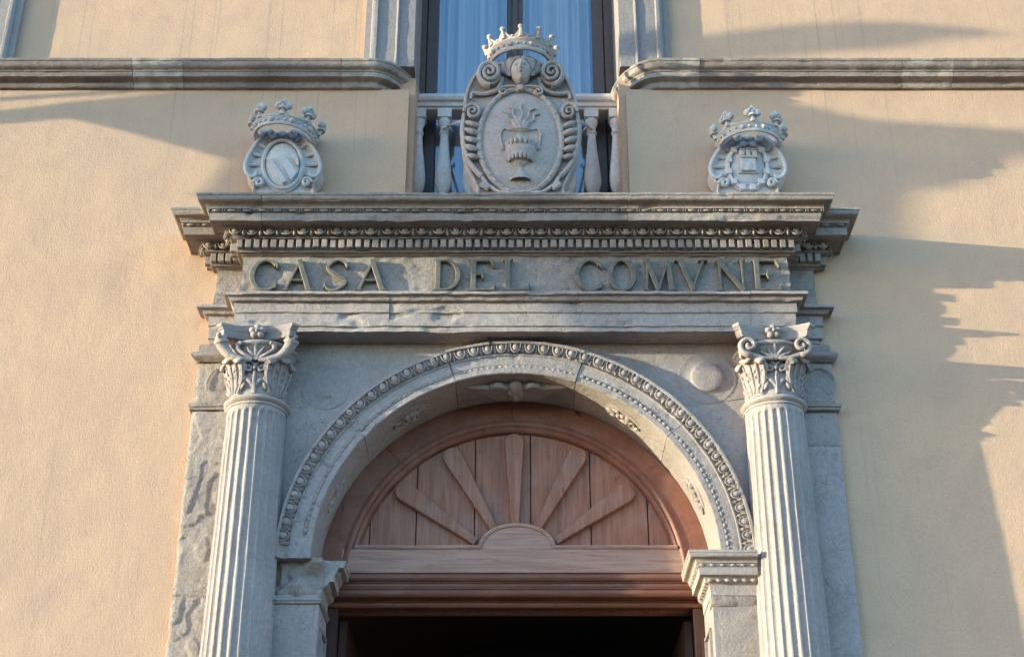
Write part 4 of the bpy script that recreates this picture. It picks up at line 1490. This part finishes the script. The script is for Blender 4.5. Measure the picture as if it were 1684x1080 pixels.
for xa, xb in ((-0.926, -0.626), (0.646, 0.946)):
    mb = MB()
    box(mb, xa, xb, -0.030, 0.46, 7.3815, 7.41)
    hold(mb.build('jamb_base', 'surround'), ws)
mb = MB()
box(mb, -0.95, 0.97, -0.06, 0.46, 9.605, 9.95, 0.01)
hold(mb.build('lintel', 'surround'), ws)
ws2 = thing('window_surround', 'moulded grey stone window jamb at the far left above the string course', 'window surround', (-4.0, 0, 7.38), 'window surrounds')
hold(jamb(True, -4.02, 7.375, 9.62, 733).build('jamb', 'surround'), ws2)
hold(jamb(False, -4.02, 7.375, 9.62, 734).build('jamb', 'surround'), ws2)
mb = MB()
box(mb, -4.95, -3.07, -0.06, 0.0, 9.605, 9.95, 0.01)
hold(mb.build('lintel', 'surround'), ws2)
win = thing('window', 'tall brown double casement window with blue sky on its panes', 'window', (0, 0.45, 6.2))
mb = MB()
for a, b, y in ((-0.66, -0.585, 0.43), (-0.583, -0.507, 0.452), (0.585, 0.70, 0.43), (0.507, 0.583, 0.452)):
    box(mb, a, b, y, 0.52, 6.22, 9.6, 0.006)
hold(mb.build('frame', 'sash'), win)
mb = MB()
box(mb, -0.055, 0.050, 0.440, 0.52, 6.22, 9.6, 0.006)
box(mb, -0.024, 0.018, 0.422, 0.438, 6.22, 9.6, 0.006)
hold(mb.build('mullion', 'sash'), win)
for a, b in ((-0.507, -0.055), (0.050, 0.507)):
    mb = MB()
    box(mb, a, b, 0.476, 0.482, 6.35, 9.5)
    hold(mb.build('pane', 'glass'), win)
    mb = MB()
    box(mb, a, b, 0.455, 0.515, 6.22, 6.348, 0.005)
    hold(mb.build('bottom_rail', 'sash'), win)
    mb = MB()
    nx, nz = 120, 10
    x = np.linspace(a - .04, b + .04, nx)
    u = (x - a) / (b - a)
    y = 0.545 + 0.030 * np.sin(u * 30 + 2 * np.sin(u * 7 + a)) + 0.016 * np.sin(u * 13 + a * 9)
    z = np.linspace(6.3, 9.58, nz)
    V = np.zeros((2, nx, nz, 3))
    for q in (0, 1):
        V[q, ..., 0] = x[:, None]
        V[q, ..., 1] = y[:, None] + .003 * q + 0.004 * np.sin(z[None] * 2 + x[:, None] * 9)
        V[q, ..., 2] = z[None]
    F = grid_faces(nx, nz) + [tuple(i + nx * nz for i in f) for f in grid_faces(nx, nz)]
    mb.add(V.reshape(-1, 3), F)
    cu = mb.build('curtain', 'curtain')
    tag(cu, 'pale gathered curtain behind the %s pane of the window' % ('left' if a < 0 else 'right'), 'curtain', 'curtains in the window')
# ================================================================== balustrade
bal = thing('balustrade', 'pale painted stone balustrade across the foot of the window', 'balustrade', (0.02, 0.28, 6.2))
mb = MB()
RP = [(0.0, 7.288), (0.012, 7.289), (0.018, 7.300), (0.030, 7.302), (0.032, 7.328)] + arcpts((0.036, 7.331), (0.058, 7.350), -.2, 5) + [(0.060, 7.352), (0.061, 7.374), (0.0, 7.377)]
sweep(mb, [(-0.618, 0.285), (0.662, 0.285)], RP, 0.03, 0.006, 0.0006, 0.001, 741)
box(mb, -0.618, 0.662, 0.285, 0.385, 7.288, 7.3765)
hold(mb.build('handrail', 'baluster'), bal)
mb = MB()
box(mb, -0.618, 0.662, 0.22, 0.37, 6.182, 6.575, 0.006)
hold(mb.build('plinth', 'baluster'), bal)
mb = MB()
box(mb, -0.044, 0.044, -0.044, 0.044, 0.645, 0.712, 0.003)
box(mb, -0.044, 0.044, -0.044, 0.044, 0.0, 0.055, 0.003)
lathe(mb, [(0.040, 0.054), (0.041, 0.070), (0.030, 0.082), (0.026, 0.098), (0.036, 0.115), (0.047, 0.145), (0.053, 0.185), (0.051, 0.235), (0.042, 0.320), (0.032, 0.420), (0.0255, 0.505), (0.024, 0.530), (0.031, 0.536), (0.033, 0.546), (0.029, 0.556), (0.025, 0.566), (0.027, 0.590), (0.036, 0.606), (0.039, 0.622), (0.038, 0.646)], (0, 0, 0), 20)
balm = mesh_only(mb, 'baluster', 'baluster', 40)
for x in (-0.604, -0.443, -0.275, -0.105, 0.065, 0.325, 0.475, 0.628):
    put(balm, 'baluster', bal, (x, 0.30, 6.576))
for s, xa, xb in ((-1, -0.425, -0.300), (1, 0.455, 0.365)):
    mb = MB()
    tube(mb, [(xa, 0.262, 7.15), (xb, -0.15, 6.90)], 0.009, 6)
    tube(mb, [(xa + .03 * math.cos(t), 0.30 + .046 * math.sin(t), 7.135) for t in np.linspace(-PI, 0, 9)], 0.008, 6)
    tag(mb.build('tie_rod', 'tie'), 'metal tie from the %s baluster to the back of the large crest' % ('left' if s < 0 else 'right'), 'tie rod', 'crest tie rods')
# ================================================================== coats of arms
ZT = {-0.27: ([0, 50, 100, 150, 200, 250, 316, 340], [7.7084, 7.4743, 7.2458, 7.0225, 6.8044, 6.5912, 6.3171, 6.2190], [.003702, .003658, .003615, .003573, .003532, .003492, .003441, .003423]),
      -0.15: ([0, 50, 100, 150, 200, 250, 316, 360], [7.8097, 7.5718, 7.3395, 7.1125, 6.8908, 6.6741, 6.3954, 6.2130], [.003763, .003719, .003675, .003632, .003591, .00355, .003498, .003464])}
def sheet(Y, ox, oy, sc, ky=1.0, kb=313.0):
    """drawing units -> metres on the plane of the carving (x, z)"""
    pyv, zv, kv = ZT[Y]
    def T(X, Yc):
        p_x, p_y = ox + X / sc, oy + Yc / sc
        p_y = kb - (kb - p_y) * ky
        return ((p_x - 846.5) * float(np.interp(p_y, pyv, kv)), float(np.interp(p_y, pyv, zv)))
    return T
def P3(T, pts, y):
    return np.array([(T(a, b)[0], y if np.isscalar(y) else y[i], T(a, b)[1]) for i, (a, b) in enumerate(pts)])
def swirl(T, cx, cy, r0, r1, a0, turns, y0, y1, n=44):
    """spiral drawn in drawing units (y axis down)"""
    pts = []
    ys = np.linspace(y0, y1, n)
    for i, u in enumerate(np.linspace(0, 1, n)):
        a = a0 + turns * 2 * PI * u
        r = r0 + (r1 - r0) * u ** 0.9
        x, z = T(cx + r * math.cos(a), cy + r * math.sin(a))
        pts.append((x, ys[i], z))
    return np.array(pts)
def oval(T, cx, cy, a, b, n=48):
    return [T(cx + a * math.cos(t), cy + b * math.sin(t)) for t in np.linspace(0, 2 * PI, n, endpoint=False)]

def crown(par, name, c, r, ry, zb, hb, n_pt, fleuron, mat, seed, tilt=0.0, roll=0.0, phase=0.0, hp=0.05, flare=0.35):
    """open coronet: moulded band with gems, points with balls or fleurons round it"""
    mb = MB()
    fl = 1.13
    pf = [(r * .90, 0), (r * .99, -0.004), (r * 1.03, 0.004), (r * 1.03, hb * .14), (r * 1.0, hb * .20), (r * 1.03, hb * .72), (r * 1.07, hb * .78), (r * 1.10, hb * .90), (r * 1.08, hb), (r * .98, hb * 1.02), (r * .93, hb * .6), (r * .90, 0)]
    lathe(mb, pf, (0, 0, 0), 56, ry / r)
    g = random.Random(seed)
    for k in range(28):
        a = 2 * PI * (k + .5) / 28 + phase
        big = k % 3 == 0
        rr = r * 1.03
        ellipsoid(mb, (rr * math.cos(a), rr * ry / r * math.sin(a), hb * .45), (.017 if big else .009, .017 if big else .009, .016 if big else .010), 7, 5)
    # scalloped upper shell, thick, rising to a point above each ornament
    na = n_pt * 14
    A = 2 * PI * np.arange(na) / na + phase
    ph = np.abs(((np.arange(na) / 14.0) + 0.5) % 1.0 - 0.5) * 2      # 0 at a point, 1 half way
    hh = hb + hp * (1 - ph) ** (2.2 if fleuron else 1.25)
    rows = []
    for u, th in ((0, 1), (.25, 1), (.5, 1), (.75, 1), (1, 1), (1, 0), (.5, 0), (0, 0)):
        z = hb * .9 + (hh - hb * .9) * u
        rad_ = r * (1.07 if th else 0.97) + (z - hb) * flare
        rows.append(np.stack([rad_ * np.cos(A), rad_ * ry / r * np.sin(A), z], 1))
    mb.add(np.concatenate(rows), grid_faces(len(rows), na, False, True))
    for k in range(n_pt):
        a = 2 * PI * k / n_pt + phase
        rr = r * 1.03 + hp * flare
        outv = np.array([math.cos(a), math.sin(a) * ry / r, 0])
        tan = np.array([-math.sin(a), math.cos(a), 0])
        top = outv * rr + np.array([0, 0, hb + hp])
        rib = np.array([outv * (r * 1.08) + [0, 0, hb * .95], outv * (r * 1.075 + hp * flare * .5) + [0, 0, hb + hp * .5], outv * (r * 1.06 + hp * flare) + [0, 0, hb + hp]])
        tube(mb, rib, [.016, .010, .008], 6, up=outv)
        if fleuron:
            tube(mb, [top + [0, 0, -.006], top + [0, 0, .006]], [.028, .028], 8, up=outv)
            for sx_, sz_, rq in ((-1, .022, .021), (1, .022, .021), (-.55, .040, .015), (.55, .040, .015), (0, .050, .018), (0, .022, .020)):
                ellipsoid(mb, top + tan * .031 * sx_ + np.array([0, 0, sz_]), (rq, rq, rq * 1.05), 8, 6)
                ellipsoid(mb, top + tan * .024 * sx_ + outv * .016 + np.array([0, 0, sz_ * .9 + .004]), (.010, .010, .011), 6, 4)
            tube(mb, [top + [0, 0, .055], top + [0, 0, .085]], [.010, .003], 6, up=outv)
        else:
            ellipsoid(mb, top + np.array([0, 0, .008]), (.018, .018, .016), 9, 6)
            b = a + PI / n_pt
            ellipsoid(mb, (r * 1.06 * math.cos(b), ry * 1.06 * math.sin(b), hb * 1.06), (.012, .012, .012), 7, 5)
    V = mb.verts()
    ct, st = math.cos(tilt), math.sin(tilt)
    V = np.stack([V[:, 0], V[:, 1] * ct - V[:, 2] * st, V[:, 1] * st + V[:, 2] * ct], 1)
    cr, sr_ = math.cos(roll), math.sin(roll)
    V = np.stack([V[:, 0] * cr + V[:, 2] * sr_, V[:, 1], -V[:, 0] * sr_ + V[:, 2] * cr], 1)
    V += np.array([c[0], c[1], zb])
    mb.v = [V]
    mb.wobble(.0022, 24, seed)
    return hold(mb.build(name, mat, angle=55), par)

# ---------------------------------------------------------------- the large central crest
big = thing('coat_of_arms', 'large crowned central crest with a carved head and a flaming vase', 'coat of arms', (0.032, -0.2, 6.207), 'coats of arms on the cornice')
T = sheet(-0.27, 640, 0, 3.274)
OUT = [(705, 318), (610, 326), (520, 338), (462, 380), (425, 440), (402, 520), (396, 600), (380, 680), (384, 765), (400, 850), (432, 935), (470, 1010), (500, 1100), (910, 1100), (936, 1010), (968, 940), (1000, 870), (1024, 775), (1030, 680), (1016, 600), (1004, 525), (975, 450), (935, 385), (890, 342), (800, 326)]
outl = smooth_path([T(*p) for p in OUT] + [T(*OUT[0])], 120)[:-1]
mb = MB()
plate(mb, outl, [(1.0, -0.14), (1.0, -0.232), (0.985, -0.244), (0.965, -0.247), (0.945, -0.242), (0.60, -0.246)])
mb.wobble(.0025, 16, 801)
hold(mb.build('cartouche', 'crest'), big)
mb = MB()
box(mb, -0.20, 0.27, -0.24, -0.13, 6.205, 6.30, .01)
hold(mb.build('foot', 'crest'), big)
mb = MB()      # rim round the cartouche
rim = np.array([(p[0], -0.247, p[1]) for p in 0.978 * (outl - outl.mean(0)) + outl.mean(0)])
tube(mb, rim, 0.011, 6, closed=True)
mb.wobble(.002, 20, 803)
hold(mb.build('rim', 'crest'), big)
mb = MB()
f_ = oval(T, 703, 760, 205, 262)
plate(mb, f_, [(1.0, -0.235), (1.0, -0.262), (0.97, -0.268), (0.9, -0.274), (0.7, -0.283), (0.4, -0.289), (0.15, -0.291)])
mb.wobble(.0012, 30, 804)
hold(mb.build('oval_field', 'crest'), big)
mb = MB()
o1 = np.array([(p[0], -0.264, p[1]) for p in oval(T, 703, 758, 222, 278, 64)])
tube(mb, o1, 0.017, 8, closed=True, flat=0.9)
o2 = np.array([(p[0], -0.262, p[1]) for p in oval(T, 703, 758, 203, 258, 64)])
tube(mb, o2, 0.006, 6, closed=True)
for k in range(34):
    t = 2 * PI * k / 34
    a, b = T(703 + 222 * math.cos(t), 758 + 278 * math.sin(t))
    ellipsoid(mb, (a, -0.279, b), (.010, .006, .008), 6, 4)
mb.wobble(.0012, 24, 805)
hold(mb.build('oval_border', 'crest'), big)
# volutes
for sd in (-1, 1):
    mx = lambda X: 704 + sd * (X - 704)
    mb = MB()
    vc = mx(870), 406
    sw = swirl(T, vc[0], vc[1], 66, 6, PI / 2 if sd > 0 else PI / 2, -2.3 * sd, -0.285, -0.312, 64)
    tube(mb, sw, np.linspace(.017, .008, 64), 8, flat=1.5)
    x, z = T(*vc)
    lathe_disc = [(x + T(vc[0] + 58 * math.cos(t), vc[1])[0] - x, z + (T(vc[0], vc[1] + 58 * math.sin(t))[1] - z)) for t in np.linspace(0, 2 * PI, 24, endpoint=False)]
    plate(mb, lathe_disc, [(1.0, -0.24), (1.0, -0.284), (0.9, -0.288)])
    # band running down to the inner border
    pp = P3(T, [(mx(806), 420), (mx(812), 450), (mx(835), 482), (mx(880), 500), (mx(930), 502), (mx(962), 498), (mx(972), 530)], -0.262)
    tube(mb, smooth_path(pp, 30), np.concatenate([np.linspace(.016, .012, 24), np.linspace(.012, .008, 6)]), 7)
    mb.wobble(.0015, 22, 806)
    hold(mb.build('volute', 'crest'), big)
    mb = MB()
    vs = mx(962), 606
    sw = swirl(T, vs[0], vs[1], 46, 5, 0 if sd > 0 else PI, -1.9 * sd, -0.268, -0.286, 48)
    tube(mb, sw, np.linspace(.013, .006, 48), 7, flat=1.5)
    pp = P3(T, [(mx(1008), 606), (mx(1016), 680), (mx(1010), 770), (mx(985), 860), (mx(940), 925), (mx(915), 945)], -0.262)
    tube(mb, smooth_path(pp, 30), np.linspace(.012, .017, 30), 7)
    mb.wobble(.0015, 22, 807)
    hold(mb.build('side_scroll', 'crest'), big)
    for q, (x0, y0, x1, y1, wd) in enumerate(((925, 680, 1005, 650, .016), (930, 720, 1010, 690, .018), (934, 762, 1008, 735, .018), (934, 805, 1002, 782, .018), (930, 845, 992, 830, .016))):
        pp = smooth_path(P3(T, [(mx(x0), y0), (mx((x0 + x1) / 2), (y0 + y1) / 2 + 12), (mx(x1), y1)], [-0.262, -0.285, -0.262]), 12)
        mb = MB()
        tube(mb, pp, wd * np.sin(PI * np.linspace(.12, .95, 12)) ** .6, 7)
        mb.wobble(.003, 30, 808 + q)
        hold(mb.build('acanthus_lobe', 'crest'), big)
    mb = MB()
    sw = swirl(T, mx(797), 500, 26, 4, -PI / 2, 1.3 * sd, -0.275, -0.292, 26)
    tube(mb, sw, np.linspace(.010, .006, 26), 6, flat=1.4)
    pp = P3(T, [(mx(708), 478), (mx(745), 470), (mx(797), 474)], -0.276)
    tube(mb, smooth_path(pp, 12), .012, 6)
    hold(mb.build('small_scroll', 'crest'), big)
    mb = MB()
    pp = P3(T, [(mx(915), 985), (mx(880), 1010), (mx(905), 960), (mx(930), 930)], -0.262)
    tube(mb, smooth_path(pp, 18), np.linspace(.018, .009, 18), 6)
    hold(mb.build('leaf_tip', 'crest'), big)
    mb = MB()
    pp = P3(T, [(mx(760), 1035), (mx(820), 1030), (mx(870), 1000), (mx(900), 975)], -0.262)
    tube(mb, smooth_path(pp, 18), np.linspace(.016, .009, 18), 6)
    hold(mb.build('leaf_tip', 'crest'), big)
mb = MB()
x, z = T(700, 484)
box(mb, x - .020, x + .020, -0.300, -0.25, z - .022, z + .022, .006)
hold(mb.build('clasp', 'crest'), big)
# vase and flames
mb = MB()
vx = T(703, 760)[0]
zf = lambda Yc: T(703, Yc)[1]
m_ = 0.00108
prof = [(0.06, 978), (0.062, 970), (0.045, 962), (0.024, 940), (0.016, 925), (0.014, 912), (0.022, 905), (0.045, 892), (0.075, 862), (0.088, 830), (0.090, 805), (0.080, 780), (0.055, 768), (0.034, 758), (0.029, 742), (0.031, 728), (0.060, 720), (0.068, 714), (0.062, 709)]
lathe(mb, [(r, zf(y) - 0) for r, y in prof], (vx, -0.280, 0), 30, 0.62, PI, 2 * PI)
for k in range(9):
    a = PI + PI * (k + .5) / 9
    ellipsoid(mb, (vx + .078 * math.cos(a), -0.284 + .054 * math.sin(a), zf(790)), (.012, .012, .024), 7, 5)
    ellipsoid(mb, (vx + .066 * math.cos(a), -0.284 + .046 * math.sin(a), zf(868)), (.011, .012, .022), 7, 5)
for sd in (-1, 1):
    pp = P3(T, [(703 + sd * 62, 716), (703 + sd * 88, 706), (703 + sd * 108, 735), (703 + sd * 104, 780), (703 + sd * 92, 812)], -0.292)
    tube(mb, smooth_path(pp, 20), .0065, 6)
    sw = swirl(T, 703 + sd * 96, 808, 12, 2, 0, 1.1, -.292, -.296, 14)
    tube(mb, sw, .005, 5)
mb.wobble(.0008, 30, 811)
hold(mb.build('vase', 'crest', angle=60), big)
for pts in ([(684, 708), (668, 670), (640, 655), (632, 625), (606, 608)], [(694, 708), (684, 660), (664, 630), (662, 600), (640, 584)], [(705, 708), (700, 660), (714, 625), (703, 598), (708, 568)], [(716, 708), (726, 665), (745, 640), (752, 608), (786, 596)], [(724, 708), (745, 675), (772, 662), (778, 632), (806, 625)]):
    pp = smooth_path(P3(T, pts, -0.290), 18)
    mb = MB()
    tube(mb, pp, np.linspace(.016, .005, 18) * (1 + .3 * np.sin(np.linspace(0, 9, 18))), 6)
    hold(mb.build('flame', 'crest', angle=60), big)
# carved head
mb = MB()
hx, hz = T(705, 375)
hz -= 0.035
hy = -0.285
rx, ry_, rz = .060, .072, .092
nu, nv = 56, 44
V = np.zeros((nv + 1, nu, 3))
for i in range(nv + 1):
    t = PI * i / nv
    for j in range(nu):
        p = 2 * PI * j / nu
        sx_, sy_, sz_ = math.sin(t) * math.sin(p), -math.sin(t) * math.cos(p), math.cos(t)
        w = 1.0 - 0.16 * max(0, -sz_) ** 1.3
        x, y, z_ = rx * sx_ * w, ry_ * sy_, rz * sz_
        if sy_ < 0:
            u_, w_ = sx_, sz_
            g = lambda a, b, sa, sb: math.exp(-((u_ - a) / sa) ** 2 - ((w_ - b) / sb) ** 2)
            d = .020 * g(0, -.08, .11, .17) + .010 * g(0, .05, .09, .22) - .011 * (g(.36, .10, .17, .10) + g(-.36, .10, .17, .10)) + .006 * (g(.36, .09, .10, .05) + g(-.36, .09, .10, .05)) \
                + .007 * (g(.36, .24, .26, .06) + g(-.36, .24, .26, .06)) + .008 * g(0, -.43, .20, .05) - .008 * g(0, -.50, .22, .03) + .008 * g(0, -.57, .17, .05) + .010 * g(0, -.80, .22, .12) + .004 * (g(.5, -.2, .2, .2) + g(-.5, -.2, .2, .2)) - .005 * g(0, -.30, .2, .05)
            y -= d * 1.7
        V[i, j] = (hx + x, hy + y, hz + z_)
mb.add(V.reshape(-1, 3), grid_faces(nv + 1, nu, False, True))
head = hold(mb.build('carved_head', 'crest', angle=80), big)
mb = MB()
for sd in (-1, 1):
    for q in range(5):
        k = q * .0115
        pp = smooth_path([(hx + sd * .004, hy - .040 + k * 1.2, hz + .080 + k * .9), (hx + sd * (.040 + k), hy - .042 + k * 1.4, hz + .066 + k), (hx + sd * (.064 + k), hy - .020 + k, hz + .022), (hx + sd * (.062 + k * .7), hy - .006 + k, hz - .030 + .01 * q)], 16)
        tube(mb, pp, .0085 * (1 + .45 * np.sin(np.linspace(0, 13, 16) + 1.7 * q)), 7)
hold(mb.build('hair', 'crest', angle=70), head)
crown(big, 'crown', (hx, -0.205), 0.184, 0.160, 7.255, 0.086, 12, False, 'crest', 815, tilt=R(-3), phase=PI / 2, hp=0.052, flare=0.5)

# ---------------------------------------------------------------- the two small crests
def small_crest(T, label, arms, seed, roll, czb):
    x0, _ = T(562, 700)
    t = thing('coat_of_arms', label, 'coat of arms', (x0, -0.1, 6.207), 'coats of arms on the cornice')
    OUT = [(560, 412), (480, 408), (400, 445), (322, 535), (262, 620), (226, 700), (226, 770), (262, 832), (296, 868), (284, 930), (300, 1120), (822, 1120), (838, 930), (828, 868), (862, 830), (898, 770), (900, 700), (862, 620), (802, 535), (724, 445), (640, 408)]
    outl = smooth_path([T(*p) for p in OUT] + [T(*OUT[0])], 100)[:-1]
    mb = MB()
    plate(mb, outl, [(1.0, -0.02), (1.0, -0.122), (0.985, -0.138), (0.96, -0.142), (0.93, -0.132), (0.85, -0.118), (0.6, -0.124)])
    mb.wobble(.0015, 18, seed)
    hold(mb.build('cartouche', 'marble'), t)
    mb = MB()
    box(mb, x0 - .14, x0 + .14, -0.13, -0.02, 6.206, 6.27, .008)
    hold(mb.build('foot', 'marble'), t)
    mb = MB()
    f_ = oval(T, 558, 700, 150, 190, 44)
    plate(mb, f_, [(1.0, -0.11), (1.0, -0.140), (.97, -0.143), (.7, -0.150), (.3, -0.154)])
    fld = hold(mb.build('oval_field', 'marble'), t)
    mb = MB()
    ring = np.array([(p[0], -0.142, p[1]) for p in oval(T, 558, 700, 172, 212, 56)])
    tube(mb, ring, .011, 7, closed=True, flat=1.2)
    ring = np.array([(p[0], -0.132, p[1]) for p in oval(T, 558, 700, 190, 232, 56)])
    tube(mb, ring, .007, 6, closed=True, flat=1.2)
    if arms == 'tower':
        for k in range(12):
            a = 2 * PI * (k + .5) / 12
            p = T(558 + 172 * math.cos(a), 700 + 212 * math.sin(a))
            box(mb, p[0] - .018, p[0] + .018, -0.158, -0.12, p[1] - .020, p[1] + .020, .004)
    hold(mb.build('oval_border', 'marble'), t)
    for sd in (-1, 1):
        mx = lambda X: 560 + sd * (X - 560)
        mb = MB()
        sw = swirl(T, mx(648), 442, 34, 5, -PI / 2, -1.5 * sd * -1, -0.150, -0.170, 34)
        tube(mb, sw, np.linspace(.012, .007, 34), 7, flat=1.4)
        pp = P3(T, [(mx(648), 408), (mx(720), 428), (mx(795), 512), (mx(855), 600), (mx(890), 690), (mx(888), 762), (mx(850), 806), (mx(806), 800), (mx(796), 770)], -0.142)
        tube(mb, smooth_path(pp, 46), np.linspace(.014, .010, 46), 7)
        sw = swirl(T, mx(772), 868, 44, 6, 0 if sd > 0 else PI, -1.4 * sd, -0.145, -0.160, 34)
        tube(mb, sw, np.linspace(.013, .007, 34), 7, flat=1.4)
        hold(mb.build('scroll', 'marble', angle=60), t)
        for q in range(6):
            mb = MB()
            ang = R(-58 + 19.5 * q)
            a0 = T(mx(558 + 205 * math.cos(ang)), 690 + 245 * math.sin(ang))
            a1 = T(mx(558 + 285 * math.cos(ang) + 8 * q), 692 + 292 * math.sin(ang))
            tube(mb, [(a0[0], -0.118, a0[1]), ((a0[0] + a1[0]) / 2, -0.134, (a0[1] + a1[1]) / 2), (a1[0], -0.128, a1[1])], [.010, .012, .008], 6)
            hold(mb.build('gadroon', 'marble', angle=60), t)
    mb = MB()
    p = T(560, 436)
    ellipsoid(mb, (p[0], -0.155, p[1]), (.022, .016, .020), 10, 7)
    hold(mb.build('clasp', 'marble'), t)
    mb = MB()
    if arms == 'bends':
        for (a, b, c, d) in (((412, 655), (452, 655), (600, 868), (560, 884)), ((510, 636), (575, 636), (690, 790), (640, 858)), ((650, 648), (700, 668), (706, 720), (700, 730))):
            q = [T(*v) for v in (a, b, c, d)]
            plate(mb, q, [(1.0, -0.145), (1.0, -0.168), (.96, -0.171)])
    else:
        def bx(x0_, x1_, y0_, y1_, y):
            a, b = T(x0_, y1_), T(x1_, y0_)
            box(mb, a[0], b[0], y, -0.145, a[1], b[1], .003)
        bx(470, 650, 768, 782, -.164)
        bx(496, 622, 650, 768, -.178)
        bx(484, 634, 634, 652, -.188)
        for k in range(6):
            bx(486 + k * 25, 500 + k * 25, 622, 634, -.188)
        for xx in (490, 545, 600):
            bx(xx - 6, xx + 30, 575, 622, -.176)
            for k in range(3):
                bx(xx - 6 + k * 13, xx + 2 + k * 13, 556, 575, -.180)
        a = T(560, 730)
        ellipsoid(mb, (a[0], -.176, a[1]), (.022, .010, .032), 10, 6)
    hold(mb.build('charge', 'marble', angle=30), fld)
    cx, _ = T(572, 500)
    crown(t, 'crown', (cx, -0.160), 0.180, 0.152, czb, 0.058, 8, True, 'marble', seed + 3, tilt=R(-4), roll=roll, phase=PI / 2, hp=0.030, flare=0.6)
    return t
small_crest(sheet(-0.15, 360, 140, 5.4), 'small white marble crest at left with slanting bands and leaning crown', 'bends', 840, R(6), 6.755)
small_crest(sheet(-0.15, 1229.5 - 562 / 5.4, 140, 5.4, 0.93), 'small white marble crest at right with a carved tower and crown', 'tower', 860, R(0), 6.705)

# ================================================================== unseen flags, added and shaped to cast shade on the wall
#=SHADOW CASTERS=
fl = thing('flag', 'flag hanging from a pole further left along the front', 'flag', (-5.5, 0, 7.1))
FP = [(0.0, 6.86), (0.30, 7.02), (0.546, 7.206), (0.628, 7.285), (0.70, 7.23), (0.859, 7.086), (0.83, 6.88), (0.81, 6.80), (0.95, 6.78), (1.15, 6.62), (1.36, 6.42), (1.50, 6.16), (1.53, 5.93), (1.66, 5.90), (1.80, 5.98),  # outline worked back from the shade wanted on the wall
      (1.775, 6.45), (1.785, 6.977), (1.787, 7.184), (1.80, 7.265), (1.83, 7.275), (1.863, 7.344), (1.90, 7.47), (1.939, 7.57), (1.985, 7.60), (2.05, 7.72), (1.945, 7.749), (1.744, 7.745), (1.60, 7.86), (1.042, 7.74), (0.781, 7.553), (0.616, 7.392), (0.542, 7.307), (0.3, 7.10), (0.0, 6.92)]
def caster_cloth():
    P = resample(np.array(FP + [FP[0]]), 0.05)[:-1]
    mb = MB()
    n = len(P)
    wav = lambda p, z: 0.05 * math.sin(p * 9 + z * 2)
    V = [(-5.5 + wav(p, z) + d, -p, z) for d in (-.004, .004) for p, z in P]
    F = [tuple(range(n)), tuple(range(2 * n - 1, n - 1, -1))] + [(i, (i + 1) % n, n + (i + 1) % n, n + i) for i in range(n)]
    mb.add(V, F)
    return mb
hold(caster_cloth().build('cloth', 'flagcloth'), fl)
mb = MB()
tube(mb, smooth_path([(-5.5, 0.0, 6.89), (-5.5, -0.6, 7.30), (-5.5, -1.2, 7.66), (-5.5, -1.62, 7.84)], 20), 0.02, 8)
hold(mb.build('pole', 'iron'), fl)
fl2 = thing('flag', 'furled flag on a second pole further left along the front', 'flag', (-5.65, 0, 6.9))  # second added caster, for the soft shadow streak at upper right
mb = MB()
tube(mb, smooth_path([(-5.65, 0.0, 6.95), (-5.65, -0.7, 7.50), (-5.65, -1.46, 8.09), (-5.65, -1.80, 8.35)], 20), 0.012, 8)
hold(mb.build('pole', 'iron'), fl2)
mb = MB()
pp = smooth_path([(-5.65, -1.36, 8.02), (-5.65, -1.52, 8.16), (-5.64, -1.72, 8.36), (-5.66, -1.84, 8.47), (-5.65, -1.98, 8.50)], 30)
tube(mb, pp, 0.095 * np.sin(PI * np.linspace(.04, .97, 30)) ** 0.9 + .004, 9)
mb.wobble(.03, 5, 91)
hold(mb.build('cloth', 'flagcloth'), fl2)
